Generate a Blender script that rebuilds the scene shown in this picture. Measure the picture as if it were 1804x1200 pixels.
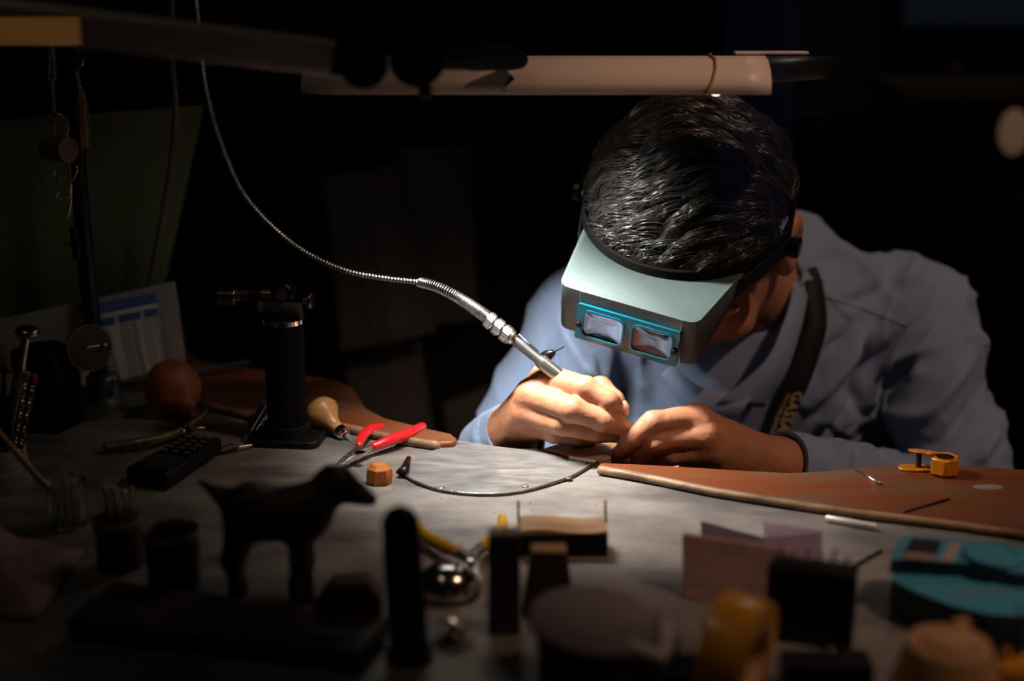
import bpy, bmesh, math, random
import numpy as np
from mathutils import Vector, Matrix
from mathutils.bvhtree import BVHTree
random.seed(7)
for o in list(bpy.data.objects): bpy.data.objects.remove(o)
SC = bpy.context.scene
COL = SC.collection
# ---------------------------------------------------------------- camera, exposure, world, big lights
FPX, PITCH, CZ, BZ = 2505.0, math.radians(15.0), 1.22, 0.80
cd = bpy.data.cameras.new('camera'); cam = bpy.data.objects.new('camera', cd); COL.objects.link(cam)
cam.location = (0, 0, CZ); cam.rotation_euler = (math.pi/2-PITCH, 0, 0)
cd.sensor_width = 36; cd.lens = FPX*36/1804; cd.clip_start = .02
cd.dof.use_dof = True; cd.dof.focus_distance = 1.22; cd.dof.aperture_fstop = 2.2; cd.dof.aperture_blades = 0
SC.camera = cam
SC.view_settings.view_transform = 'Standard'; SC.view_settings.look = 'None'
SC.view_settings.gamma = 1; SC.view_settings.use_curve_mapping = False
SC.view_settings.exposure = 0.0
w = bpy.data.worlds.new('world'); SC.world = w; w.use_nodes = True
bg = w.node_tree.nodes['Background']; bg.inputs[0].default_value = (.5, .38, .30, 1); bg.inputs[1].default_value = .0010
def light(name, kind, loc, energy, color, target=None, size=.2, size_y=None, spot=None):
    l = bpy.data.lights.new(name, kind); l.energy = energy; l.color = color
    if kind == 'AREA':
        l.size = size
        if size_y: l.shape = 'RECTANGLE'; l.size_y = size_y
    else: l.shadow_soft_size = size
    if kind == 'SPOT': l.spot_size = math.radians(spot or 60); l.spot_blend = .6
    o = bpy.data.objects.new(name, l); COL.objects.link(o); o.location = loc
    if target is not None: o.rotation_euler = (Vector(target)-Vector(loc)).to_track_quat('-Z', 'Y').to_euler()
    return o
# warm ceiling spotlight of the shop, to the right and behind the photographer
light('shop_ceiling_light', 'SPOT', (1.12, .44, 2.50), 54.0, (1, .62, .44), (.40, 1.14, .93), .035, spot=34)
# weak unseen fill light added at the left for the lamp arm and things there
light('arm_fill_light', 'POINT', (-.40, .60, 1.95), .8, (1, .72, .52), size=.06)
# ---------------------------------------------------------------- maths
cP, sP = math.cos(PITCH), math.sin(PITCH)
def ray(px, py):
    a, b = (px-902)/FPX, (600-py)/FPX
    return Vector((a, cP+b*sP, -sP+b*cP))
def at(px, py, y):
    d = ray(px, py); t = y/d.y
    return Vector((d.x*t, y, CZ+d.z*t))
def on(px, py, z=BZ):
    d = ray(px, py); t = (z-CZ)/d.z
    return Vector((d.x*t, d.y*t, z))
V = Vector
def TM(p, dx_, ny_, nz_): return Matrix(((dx_.x, ny_.x, nz_.x, p.x), (dx_.y, ny_.y, nz_.y, p.y), (dx_.z, ny_.z, nz_.z, p.z), (0, 0, 0, 1)))
# ---------------------------------------------------------------- materials
MATS = {}
def mat(name, col, rough=.5, metal=0., col2=None, nscale=20, stretch=None, mix=(.4, .6), bump=0., bscale=60, bstretch=None,
        spec=.5, coat=0., trans=0., ior=1.45, emit=None, estr=0., alpha=1., rvar=0.):
    if name in MATS: return MATS[name]
    m = bpy.data.materials.new(name); m.use_nodes = True; MATS[name] = m
    nt = m.node_tree; N = nt.nodes; L = nt.links; b = N['Principled BSDF']
    def c4(c): return (c[0], c[1], c[2], 1)
    b.inputs['Base Color'].default_value = c4(col); b.inputs['Roughness'].default_value = rough
    b.inputs['Metallic'].default_value = metal; b.inputs['Specular IOR Level'].default_value = spec
    b.inputs['Coat Weight'].default_value = coat; b.inputs['Coat Roughness'].default_value = .15
    b.inputs['Transmission Weight'].default_value = trans; b.inputs['IOR'].default_value = ior
    b.inputs['Alpha'].default_value = alpha
    if emit: b.inputs['Emission Color'].default_value = c4(emit); b.inputs['Emission Strength'].default_value = estr
    tc = N.new('ShaderNodeTexCoord')
    def noise(scale, st, detail=6):
        mp = N.new('ShaderNodeMapping'); L.new(tc.outputs['Object'], mp.inputs['Vector'])
        if st: mp.inputs['Scale'].default_value = st
        n = N.new('ShaderNodeTexNoise'); n.inputs['Scale'].default_value = scale; n.inputs['Detail'].default_value = detail
        n.inputs['Roughness'].default_value = .65
        L.new(mp.outputs[0], n.inputs['Vector']); return n
    if col2:
        n = noise(nscale, stretch); r = N.new('ShaderNodeValToRGB'); L.new(n.outputs['Fac'], r.inputs[0])
        r.color_ramp.elements[0].position = mix[0]; r.color_ramp.elements[1].position = mix[1]
        r.color_ramp.elements[0].color = c4(col); r.color_ramp.elements[1].color = c4(col2)
        L.new(r.outputs[0], b.inputs['Base Color'])
    if rvar:
        n = noise(nscale*1.7, stretch); mr = N.new('ShaderNodeMapRange'); L.new(n.outputs['Fac'], mr.inputs[0])
        mr.inputs['From Min'].default_value = .3; mr.inputs['From Max'].default_value = .7
        mr.inputs['To Min'].default_value = max(0, rough-rvar); mr.inputs['To Max'].default_value = min(1, rough+rvar)
        L.new(mr.outputs[0], b.inputs['Roughness'])
    if bump:
        n = noise(bscale, bstretch); bp = N.new('ShaderNodeBump'); bp.inputs['Strength'].default_value = bump
        bp.inputs['Distance'].default_value = .002
        L.new(n.outputs['Fac'], bp.inputs['Height']); L.new(bp.outputs[0], b.inputs['Normal'])
    return m
K = dict(
 black=mat('black_plastic', (.004, .004, .0045), .5, spec=.22, bump=.2, bscale=300),
 blackm=mat('black_metal', (.010, .010, .011), .3, .6, rvar=.1),
 rubber=mat('black_rubber', (.0035, .0035, .0035), .9, spec=.1, bump=.3, bscale=400),
 steel=mat('steel', (.55, .54, .52), .30, 1., rvar=.08, nscale=60, bump=.02, bscale=200),
 chrome=mat('chrome', (.8, .78, .75), .08, 1.),
 nickel=mat('worn_nickel', (.50, .40, .30), .25, 1., col2=(.35, .22, .12), nscale=40),
 brass=mat('brass', (.55, .36, .14), .3, 1., rvar=.1),
 tarn=mat('tarnished_brass', (.16, .11, .055), .5, .7, col2=(.30, .22, .12), nscale=120, bump=.4, bscale=200),
 cast=mat('worn_cast_steel', (.16, .145, .13), .36, .9, col2=(.28, .26, .24), nscale=50, rvar=.15, bump=.3, bscale=120),
 sheet=mat('zinc_bench_sheet', (.31, .285, .26), .50, .5, col2=(.13, .12, .115), nscale=9, stretch=(1, 2.0, 1), mix=(.38, .64), bump=.35, bscale=35, bstretch=(1, 4, 1), rvar=.14),
 plate=mat('scratched_steel_plate', (.20, .205, .21), .42, .65, col2=(.36, .33, .30), nscale=22, stretch=(1, 3, 1), mix=(.35, .75), bump=.3, bscale=60, bstretch=(1, 5, 1), rvar=.14),
 wood=mat('varnished_red_wood', (.135, .036, .011), .45, col2=(.100, .066, .040), nscale=9, stretch=(1, 3, 3), mix=(.42, .68), bump=.25, bscale=40, bstretch=(1, 6, 1), coat=.05, spec=.25, rvar=.12),
 woodworn=mat('worn_wood', (.15, .070, .028), .6, col2=(.28, .16, .075), nscale=35, stretch=(1, 3, 1), bump=.5, bscale=90),
 woodedge=mat('rubbed_wood_edge', (.27, .17, .09), .5, col2=(.12, .06, .03), nscale=30, stretch=(.4, 2, 1), bump=.4, bscale=60),
 lightwood=mat('pale_turned_wood', (.45, .24, .09), .4, col2=(.34, .16, .055), nscale=30, stretch=(1, 1, 4), bump=.15, bscale=80, coat=.2),
 darkwood=mat('dark_carved_wood', (.022, .012, .008), .5, col2=(.045, .022, .012), nscale=25, stretch=(1, 4, 1), bump=.5, bscale=60),
 tanwood=mat('tan_wood', (.40, .24, .11), .55, col2=(.26, .14, .06), nscale=24, stretch=(1, 5, 1), bump=.3, bscale=60),
 terra=mat('terracotta_rubber', (.42, .105, .038), .5, bump=.15, bscale=150, col2=(.34, .085, .032), nscale=18),
 red=mat('red_grip', (.62, .012, .016), .22, coat=.4),
 yellow=mat('yellow_grip', (.50, .30, .015), .35),
 wax=mat('orange_wax', (.58, .20, .03), .45, col2=(.42, .12, .02), nscale=50, bump=.5, bscale=120),
 orange=mat('orange_lacquer', (.75, .27, .015), .3, .35),
 teal=mat('teal_plastic', (.05, .25, .37), .4, bump=.1, bscale=200),
 navy=mat('dark_blue_plastic', (.012, .032, .05), .45),
 visor=mat('grey_green_plastic', (.078, .108, .105), .45, bump=.25, bscale=500, col2=(.070, .098, .098), nscale=200),
 cyan=mat('cyan_plastic_frame', (.004, .10, .15), .22, coat=.3),
 lens=mat('lens_glass', (1, 1, 1), 0., trans=1., ior=1.5),
 glass=mat('jar_glass', (.9, .95, .93), .02, trans=1., ior=1.4),
 lamp=mat('cream_enamel', (.70, .58, .50), .42, bump=.05, bscale=200),
 lampin=mat('white_reflector', (.8, .8, .78), .4),
 alu=mat('brushed_aluminium', (.50, .45, .41), .5, .15, rvar=.08, nscale=80, stretch=(1, 20, 20)),
 tube=mat('lamp_tube', (1, 1, 1), .5, emit=(1, .95, .87), estr=9.),
 skin=mat('skin', (.46, .215, .12), .48, col2=(.38, .155, .082), nscale=22, mix=(.3, .7), bump=.35, bscale=260),
 nail=mat('fingernail', (.56, .30, .21), .3),
 hair=mat('black_grey_hair', (.040, .037, .034), .24, spec=1.),
 scalp=mat('dark_scalp_hair', (.010, .009, .008), .7),
 trouser=mat('dark_trousers', (.012, .012, .016), .85),
 lany=mat('black_ribbon', (.008, .008, .010), .7, bump=.3, bscale=500),
 gold=mat('gold_print', (.70, .48, .24), .5),
 dimpaper=mat('shaded_paper', (.08, .072, .065), .8),  # background shade put into the colour, darker than real paper
 paper=mat('paper', (.62, .60, .56), .8),
 bluep=mat('blue_print', (.03, .12, .36), .7),
 ink=mat('black_ink', (.03, .03, .03), .8),
 inkl=mat('grey_ink', (.16, .15, .14), .8),
 panel=mat('grey_board', (.30, .28, .26), .6, col2=(.24, .225, .21), nscale=12, bump=.2, bscale=100),
 green=mat('green_board', (.085, .13, .055), .75, col2=(.13, .12, .06), nscale=6, mix=(.35, .75), bump=.2, bscale=80),
 dark=mat('dark_wall', (.02, .018, .017), .8),
 darkc=mat('dark_cabinet', (.010, .009, .0085), .6, spec=.2),
 floor=mat('dark_floor', (.05, .045, .04), .6, col2=(.035, .03, .03), nscale=4),
 lilac=mat('lilac_card', (.33, .27, .40), .6),
 pinkw=mat('pinkish_wood', (.32, .21, .20), .55, col2=(.24, .155, .16), nscale=18, stretch=(1, 1, 5)),
 greyd=mat('grey_felt', (.20, .17, .18), .85, bump=.2, bscale=200),
 tapey=mat('amber_tape', (.70, .33, .03), .25, coat=.4),
 cork=mat('tan_cardboard', (.55, .32, .15), .6, bump=.2, bscale=150),
 cable=mat('grey_brown_cable', (.11, .08, .06), .5),
 leather=mat('mauve_leather', (.26, .14, .13), .6, bump=.5, bscale=80, col2=(.16, .09, .085), nscale=10),
 white=mat('white_plastic', (.6, .58, .52), .4),
 grit=mat('grit_edge', (.45, .36, .28), .6, .5, bump=1., bscale=700),
)
def shirtmat(name, a, b):
    m = mat(name, a, .8, col2=b, nscale=600, mix=(.3, .7), bump=.45, bscale=900, spec=.25)
    m.node_tree.nodes['Principled BSDF'].inputs['Sheen Weight'].default_value = .15
    return m
K['shirt'] = shirtmat('blue_cotton', (.255, .335, .49), (.215, .29, .44))
# ---------------------------------------------------------------- mesh helpers
def link(o, parent=None):
    COL.objects.link(o)
    if parent: o.parent = parent
    return o
def thing(name, label, cat, loc=(0, 0, 0), rot=(0, 0, 0), group=None):
    o = bpy.data.objects.new(name, None); o.empty_display_size = .01
    COL.objects.link(o); o.location = loc; o.rotation_euler = rot
    return tag(o, label, cat, group)
def tag(o, label, cat, group=None):
    o['label'] = label; o['category'] = cat
    if group: o['group'] = group
    return o
def smooth_mesh(me, ang=40):
    for p in me.polygons: p.use_smooth = True
    try: me.set_sharp_from_angle(angle=math.radians(ang))
    except Exception: pass
def root_of(o):
    while o.parent: o = o.parent
    return o
def obj(name, bm, m, parent=None, world=True, bevel=0., smooth=40, label=None, subd=0, seg=2):
    """one mesh object; world=True: the mesh is in world coordinates"""
    if isinstance(bm, bpy.types.Mesh): me = bm
    else:
        bmesh.ops.recalc_face_normals(bm, faces=bm.faces[:])
        me = bpy.data.meshes.new(name); bm.to_mesh(me); bm.free()
    for mm in (m if isinstance(m, (list, tuple)) else [m]): me.materials.append(mm)
    if smooth: smooth_mesh(me, smooth)
    o = bpy.data.objects.new(name, me); COL.objects.link(o)
    if parent:
        bpy_parent(o, parent, world)
    elif world and len(me.vertices):
        c = np.empty(len(me.vertices)*3); me.vertices.foreach_get('co', c); c = c.reshape(-1, 3)
        mid = (c.min(0)+c.max(0))/2; mid[2] = c[:, 2].min()
        me.transform(Matrix.Translation(-Vector(mid))); o.location = mid
    if bevel:
        b = o.modifiers.new('bevel', 'BEVEL'); b.width = bevel; b.segments = seg; b.limit_method = 'ANGLE'; b.angle_limit = math.radians(35)
    if subd:
        s = o.modifiers.new('sub', 'SUBSURF'); s.levels = subd; s.render_levels = subd
    if label: o['label'] = label
    return o
def basis(o):
    m = Matrix.LocRotScale(o.location, o.rotation_euler, None)
    return basis(o.parent) @ m if o.parent else m
def bpy_parent(o, parent, world):
    o.parent = parent
    if world: o.data.transform(basis(parent).inverted())
def nb(): return bmesh.new()
def frame(p, d, up=None):
    """matrix at p with local z along d"""
    d = Vector(d).normalized(); u = Vector(up) if up else (V((0, 0, 1)) if abs(d.z) < .95 else V((0, 1, 0)))
    x = u.cross(d).normalized(); y = d.cross(x)
    return Matrix(((x.x, y.x, d.x, p[0]), (x.y, y.y, d.y, p[1]), (x.z, y.z, d.z, p[2]), (0, 0, 0, 1)))
def box(bm, c, s, M=None, rz=0):
    r = bmesh.ops.create_cube(bm, size=1)
    T = Matrix.Translation(c) @ Matrix.Rotation(rz, 4, 'Z') @ Matrix.Diagonal((s[0], s[1], s[2], 1))
    if M: T = M @ T
    bmesh.ops.transform(bm, matrix=T, verts=r['verts']); return bm
def lathe(bm, prof, M=None, seg=32, cap=True):
    rings = []
    for r, z in prof:
        rings.append([bm.verts.new((r*math.cos(2*math.pi*i/seg), r*math.sin(2*math.pi*i/seg), z)) for i in range(seg)])
    for a, b in zip(rings, rings[1:]):
        for i in range(seg): bm.faces.new((a[i], a[(i+1) % seg], b[(i+1) % seg], b[i]))
    if cap:
        bm.faces.new(rings[0][::-1]); bm.faces.new(rings[-1])
    if M: bmesh.ops.transform(bm, matrix=M, verts=[v for r in rings for v in r])
    return bm
def cyl(bm, p0, p1, r0, r1=None, seg=20):
    p0, p1 = V(p0), V(p1)
    return lathe(bm, [(r0, 0), (r0 if r1 is None else r1, (p1-p0).length)], frame(p0, p1-p0), seg)
def spline(pts, n=8):
    """Catmull-Rom through points (tuples of any length)"""
    P = [np.array(p, float) for p in pts]; P = [2*P[0]-P[1]]+P+[2*P[-1]-P[-2]]
    out = []
    for i in range(1, len(P)-2):
        for k in range(n):
            t = k/n; a, b, c, d = P[i-1:i+3]
            out.append(.5*((2*b)+(c-a)*t+(2*a-5*b+4*c-d)*t*t+(3*b-a-3*c+d)*t**3))
    out.append(P[-2]); return out
def tube(bm, pts, r, seg=10, closed=False, cap=True, flat=1.):
    """tube through pts; r a number or one per point; flat squeezes it along z-ish"""
    P = [V(p[:3]) for p in pts]; n = len(P); R_ = r if hasattr(r, '__len__') else [r]*n
    T = [((P[(i+1) % n]-P[i-1]) if closed else (P[min(i+1, n-1)]-P[max(i-1, 0)])).normalized() for i in range(n)]
    u = V((0, 0, 1)) if abs(T[0].z) < .9 else V((0, 1, 0)); x = u.cross(T[0]).normalized(); rings = []
    for i in range(n):
        x = (x-T[i]*x.dot(T[i])).normalized(); y = T[i].cross(x)
        rings.append([bm.verts.new(P[i]+(x*math.cos(2*math.pi*k/seg)+y*math.sin(2*math.pi*k/seg)*flat)*R_[i]) for k in range(seg)])
    for i in range(n if closed else n-1):
        a, b = rings[i], rings[(i+1) % n]
        for k in range(seg): bm.faces.new((a[k], a[(k+1) % seg], b[(k+1) % seg], b[k]))
    if cap and not closed: bm.faces.new(rings[0][::-1]); bm.faces.new(rings[-1])
    return bm
def ball(bm, c, r, s=(1, 1, 1), M=None, seg=20):
    q = bmesh.ops.create_uvsphere(bm, u_segments=seg, v_segments=max(8, seg*2//3), radius=r)
    T = Matrix.Translation(c) @ (M or Matrix.Identity(4)) @ Matrix.Diagonal((*s, 1))
    bmesh.ops.transform(bm, matrix=T, verts=q['verts']); return bm
def prism(bm, poly, z0=None, z1=None, up=None):
    """poly: 3D points (or 2D); extruded from z0 to z1, or by vector up"""
    if up is None:
        a = [bm.verts.new((p[0], p[1], z0)) for p in poly]; b = [bm.verts.new((p[0], p[1], z1)) for p in poly]
    else:
        a = [bm.verts.new(V(p)) for p in poly]; b = [bm.verts.new(V(p)+V(up)) for p in poly]
    n = len(poly); bm.faces.new(a[::-1]); bm.faces.new(b)
    for i in range(n): bm.faces.new((a[i], a[(i+1) % n], b[(i+1) % n], b[i]))
    return bm
def rrect(w, d, r, n=5):
    out = []
    for cx, cy, a0 in ((w/2-r, d/2-r, 0), (-w/2+r, d/2-r, 90), (-w/2+r, -d/2+r, 180), (w/2-r, -d/2+r, 270)):
        for k in range(n+1):
            a = math.radians(a0+90*k/n); out.append((cx+r*math.cos(a), cy+r*math.sin(a)))
    return out
def text(name, s, size, M, m, parent, depth=.00015, align='CENTER', world=True, sx=1.):
    c = bpy.data.curves.new(name, 'FONT'); c.body = s; c.size = size; c.extrude = depth; c.align_x = align; c.align_y = 'CENTER'
    c.resolution_u = 2
    o = bpy.data.objects.new(name, c); COL.objects.link(o)
    dg = bpy.context.evaluated_depsgraph_get(); me = bpy.data.meshes.new_from_object(o.evaluated_get(dg))
    bpy.data.objects.remove(o); me.transform(M @ Matrix.Diagonal((sx, 1, 1, 1)))
    return obj(name, me, m, parent, world=world, smooth=0)
def dup(o, parent=None, **kw):
    c = o.copy(); COL.objects.link(c)
    if parent: c.parent = parent
    for k_ in o.children: dup(k_, c)
    for k_, v in kw.items(): setattr(c, k_, v)
    return c
# ---------------------------------------------------------------- signed distance modelling (bodies and cloth)
def rc(P, a, b, r1, r2):
    a, b = np.array(a), np.array(b); ba = b-a; l2 = ba@ba
    h = np.clip(((P-a)@ba)/l2, 0, 1)
    return np.linalg.norm(P-a-h[:, None]*ba, axis=1)-(r1+(r2-r1)*h)
def ell(P, c, s, M=None):
    Q = P-np.array(c)
    if M is not None: Q = Q@M
    s = np.array(s); k0 = np.linalg.norm(Q/s, axis=1); k1 = np.linalg.norm(Q/s**2, axis=1)+1e-9
    return k0*(k0-1)/k1
def smin(a, b, k):
    h = np.clip(.5+.5*(b-a)/k, 0, 1)
    return b+(a-b)*h-k*h*(1-h)
def smax(a, b, k): return -smin(-a, -b, k)
def surfnet(f, lo, hi, h):
    lo = np.array(lo, float); n = np.ceil((np.array(hi)-lo)/h).astype(int)+1
    ax = [lo[i]+np.arange(n[i])*h for i in range(3)]
    G = np.stack(np.meshgrid(*ax, indexing='ij'), -1).reshape(-1, 3)
    F = np.concatenate([f(G[i:i+400000]) for i in range(0, len(G), 400000)]).reshape(n)
    S = F < 0
    acc = np.zeros((n[0]-1, n[1]-1, n[2]-1, 3)); cnt = np.zeros(tuple(n-1))
    def sub(A, o): return A[o[0]:o[0]+n[0]-1, o[1]:o[1]+n[1]-1, o[2]:o[2]+n[2]-1]
    base = np.stack(np.meshgrid(*[np.arange(k-1) for k in n], indexing='ij'), -1).astype(float)
    for axis in range(3):
        for u in (0, 1):
            for v in (0, 1):
                o0 = [0, 0, 0]; oth = [i for i in range(3) if i != axis]; o0[oth[0]] = u; o0[oth[1]] = v
                o1 = list(o0); o1[axis] = 1
                a, b = sub(F, o0), sub(F, o1); m = (a < 0) != (b < 0)
                t = np.where(m, a/np.where(m, a-b, 1), 0)
                p = base+np.array(o0); p[..., axis] += t
                acc += np.where(m[..., None], p, 0); cnt += m
    act = cnt > 0; idx = -np.ones(cnt.shape, int); idx[act] = np.arange(act.sum())
    verts = acc[act]/cnt[act][:, None]*h+lo
    faces = []
    for axis in range(3):
        b, c = [(1, 2), (2, 0), (0, 1)][axis]
        sl0 = [slice(None)]*3; sl1 = [slice(None)]*3; sl0[axis] = slice(0, -1); sl1[axis] = slice(1, None)
        for q in (b, c): sl0[q] = slice(1, -1); sl1[q] = slice(1, -1)
        A, B = S[tuple(sl0)], S[tuple(sl1)]
        I = np.argwhere(A != B)
        if not len(I): continue
        inside = A[tuple(I.T)]
        e = I.copy(); e[:, b] += 1; e[:, c] += 1
        def cell(db, dc):
            q = e.copy(); q[:, b] -= db; q[:, c] -= dc; return idx[tuple(q.T)]
        f4 = np.stack([cell(1, 1), cell(0, 1), cell(0, 0), cell(1, 0)], 1)
        f4[~inside] = f4[~inside][:, ::-1]; faces.append(f4)
    return verts, np.concatenate(faces)
def meshof(name, verts, faces):
    me = bpy.data.meshes.new(name); me.from_pydata(verts.tolist(), [], faces.tolist()); me.validate(); me.update(); return me
def relax(verts, faces, it=2, lam=.5):
    E_ = np.concatenate([faces[:, [0, 1]], faces[:, [1, 2]], faces[:, [2, 3]], faces[:, [3, 0]]])
    E_ = np.concatenate([E_, E_[:, ::-1]]); d = np.bincount(E_[:, 0], minlength=len(verts))[:, None]
    for _ in range(it):
        s = np.stack([np.bincount(E_[:, 0], weights=verts[E_[:, 1], k], minlength=len(verts)) for k in range(3)], 1)
        verts = verts*(1-lam)+lam*s/np.maximum(d, 1)
    return verts
def vnormals(verts, faces):
    n = np.cross(verts[faces[:, 2]]-verts[faces[:, 0]], verts[faces[:, 3]]-verts[faces[:, 1]])
    N_ = np.zeros_like(verts)
    for k in range(4): np.add.at(N_, faces[:, k], n)
    return N_/np.maximum(np.linalg.norm(N_, axis=1), 1e-12)[:, None]
def vnoise(P, scale, seed=0):
    """cheap smooth value noise -1..1"""
    r = np.random.default_rng(seed).uniform(-1, 1, (17, 17, 17)); Q = P*scale+100; i = np.floor(Q).astype(int); f = Q-i; f = f*f*(3-2*f); i %= 16
    o = 0
    for a in (0, 1):
        for b in (0, 1):
            for c in (0, 1):
                w_ = np.abs(1-a-f[:, 0])*np.abs(1-b-f[:, 1])*np.abs(1-c-f[:, 2])
                o = o+w_*r[i[:, 0]+a, i[:, 1]+b, i[:, 2]+c]
    return o
# ================================================================ PERSON
def Rm(a, b, c):
    return (Matrix.Rotation(a, 4, 'Z') @ Matrix.Rotation(b, 4, 'X') @ Matrix.Rotation(c, 4, 'Y'))
HM = Matrix.Translation((.1369, 1.2556, .971)) @ Rm(-.4665, .3799, .2013)      # head frame: x picture right, -y out of the face, z crown
HR = np.array(HM.to_3x3())
def H(*p): return np.array((HM @ V(p))[:])
ROOTP = (.27, 1.62, .0)
person = thing('person', 'person in a light blue shirt bent over the workbench, face behind a magnifying visor', 'person', ROOTP)
NECK = np.array((.268, 1.455, .882))
SR = np.array((.425, 1.475, .850)); SL = np.array((.075, 1.44, .850))
ER = np.array((.470, 1.37, .655)); EL = np.array((-.022, 1.365, .680))
WR = np.array(at(1372, 822, 1.222)); WL = np.array(at(897, 768, 1.243))
FM_ = HM @ Matrix.Translation((.020, .115, -.02)) @ Matrix.Rotation(math.radians(30), 4, 'X') @ Matrix.Translation((0, -.085, .02)); FR_ = np.array(FM_.to_3x3())
def FF_(*p): return np.array((FM_ @ V(p))[:])
def sdf_head(P):
    d = ell(P, H(0, .065, .008), (.079, .098, .086), HR)
    d = smin(d, ell(P, FF_(0, .035, -.055), (.060, .068, .060), FR_), .03)
    d = smin(d, rc(P, FF_(0, .005, -.115), FF_(0, .045, -.10), .026, .040), .03)          # chin and jaw
    d = smin(d, ell(P, FF_(0, -.016, -.108), (.020, .014, .014), FR_), .016)
    d = smin(d, rc(P, FF_(0, -.024, -.035), FF_(0, -.048, -.068), .007, .012), .012)       # nose
    for s in (-1, 1):
        d = smin(d, ell(P, FF_(s*.012, -.040, -.072), (.009, .010, .008), FR_), .008)
        d = smin(d, ell(P, FF_(s*.038, -.010, -.060), (.022, .020, .018), FR_), .02)      # cheeks
        d = smax(d, -ell(P, FF_(s*.031, -.036, -.030), (.017, .012, .011), FR_), .012)    # eye sockets
        d = smin(d, ell(P, FF_(s*.031, -.020, -.030), (.013, .012, .011), FR_), .003)     # lids
        d = smin(d, rc(P, FF_(s*.015, -.030, -.015), FF_(s*.048, -.016, -.014), .006, .006), .01)  # brows
        e = ell(P, H(s*.091, .112, -.042), (.011, .022, .036), HR)                     # ears
        e = smax(e, -ell(P, H(s*.102, .108, -.038), (.010, .012, .022), HR), .005)
        d = smin(d, e, .008)
    for zz, rr in ((-.086, .0055), (-.093, .0065)):
        d = smin(d, rc(P, FF_(-.017, -.026, zz), FF_(0, -.033, zz), rr*.7, rr), .004)
        d = smin(d, rc(P, FF_(.017, -.026, zz), FF_(0, -.033, zz), rr*.7, rr), .004)
    d = smin(d, rc(P, H(0, .085, -.070), NECK, .050, .052), .03)
    return d
def sdf_body(P):
    d = sdf_head(P)
    t = rc(P, NECK+(0, .05, -.06), np.array((.26, 1.60, .55)), .055, .105)
    t = smin(t, rc(P, SR+(-.02, .01, -.02), SL+(.02, .01, -.02), .035, .035), .05)
    for s, e, w_, in ((SR, ER, WR), (SL, EL, WL)):
        t = smin(t, rc(P, s, e, .044, .035), .03)
        t = smin(t, rc(P, e, w_, .036, .024), .012)
    t = smin(t, rc(P, (.20, 1.62, .52), (.32, 1.62, .52), .11, .11), .06)
    return smin(d, t, .03)
def hand(P, wrist, palm, fingers, kp=.012):
    d = rc(P, *wrist)
    for q in palm: d = smin(d, rc(P, *q), kp)
    out = None
    for f in fingers:
        df = None
        for (a, b) in zip(f, f[1:]):
            s = rc(P, a[0], b[0], a[1], b[1]); df = s if df is None else smin(df, s, .0035)
        out = df if out is None else smin(out, df, .0022)
    return smin(d, out, .0075)
def J(px, py, y, r): return (np.array(at(px, py, y)), r/1000.)
# his right hand (left in the picture), closed on the handpiece
L_thumb = [J(925, 735, 1.252, 16), J(985, 697, 1.236, 12.5), J(1058, 684, 1.205, 10.5), J(1082, 706, 1.192, 9), J(1092, 722, 1.188, 7.5)]
L_index = [J(962, 665, 1.212, 12), J(1030, 683, 1.170, 10.3), J(1072, 707, 1.163, 9.2), J(1090, 726, 1.168, 8.0)]
L_mid = [J(934, 697, 1.205, 12.5), J(1008, 722, 1.158, 10.8), J(1062, 741, 1.158, 9.4), J(1096, 752, 1.166, 7.8)]
L_ring = [J(928, 728, 1.207, 12), J(990, 748, 1.168, 9.8), J(1045, 760, 1.170, 8.4), J(1080, 765, 1.178, 7.2)]
L_pink = [J(930, 748, 1.215, 11), J(976, 764, 1.188, 8.6), J(1014, 771, 1.190, 7.4), J(1044, 774, 1.196, 6.4)]
def sdf_handL(P):
    w_ = L_ring[0][0]
    palm = [(WL, L_index[0][0], .020, .0125), (WL, L_mid[0][0], .021, .013), (WL, L_ring[0][0], .021, .013),
            (WL, L_pink[0][0], .020, .012), (L_thumb[0][0], L_thumb[1][0], .017, .013),
            (np.array(at(945, 720, 1.235)), np.array(at(975, 715, 1.222)), .016, .013)]
    return hand(P, (WL+(EL-WL)*.45, WL, .026, .0215), palm, [L_thumb[1:], L_index, L_mid, L_ring, L_pink])
# his left hand (right in the picture), holding the piece on the pin
R_index = [J(1228, 738, 1.185, 12.5), J(1150, 744, 1.163, 10), J(1113, 772, 1.163, 8.8), J(1096, 797, 1.172, 7.6)]
R_mid = [J(1240, 768, 1.178, 12), J(1158, 778, 1.162, 10.2), J(1130, 800, 1.170, 8.8), J(1122, 822, 1.182, 7.6)]
R_ring = [J(1252, 795, 1.180, 11.5), J(1178, 802, 1.170, 9.6), J(1156, 820, 1.180, 8.4), J(1150, 838, 1.192, 7.2)]
R_pink = [J(1268, 818, 1.186, 10.5), J(1215, 824, 1.182, 8.6), J(1192, 838, 1.190, 7.6), J(1185, 850, 1.2, 6.6)]
R_thumb = [J(1290, 775, 1.235, 15), J(1210, 785, 1.232, 12), J(1145, 790, 1.222, 10), J(1105, 803, 1.205, 8.0)]
def sdf_handR(P):
    palm = [(WR, R_index[0][0], .018, .0120), (WR, R_mid[0][0], .022, .013), (WR, R_ring[0][0], .021, .0125),
            (WR, R_pink[0][0], .020, .0115), (WR, R_thumb[1][0], .019, .0125)]
    return hand(P, (WR+(ER-WR)*.45, WR, .025, .0210), palm, [R_thumb[1:], R_index, R_mid, R_ring, R_pink])
def net(name, f, lo, hi, h, it=1):
    v, q = surfnet(f, lo, hi, h); return relax(v, q, it), q
def bounds(js, pad): a = np.array(js); return a.min(0)-pad, a.max(0)+pad
pieces = [net('b', sdf_body, (-.13, 1.13, .38), (.56, 1.78, 1.12), .0052, 2)]
hv = []
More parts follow.
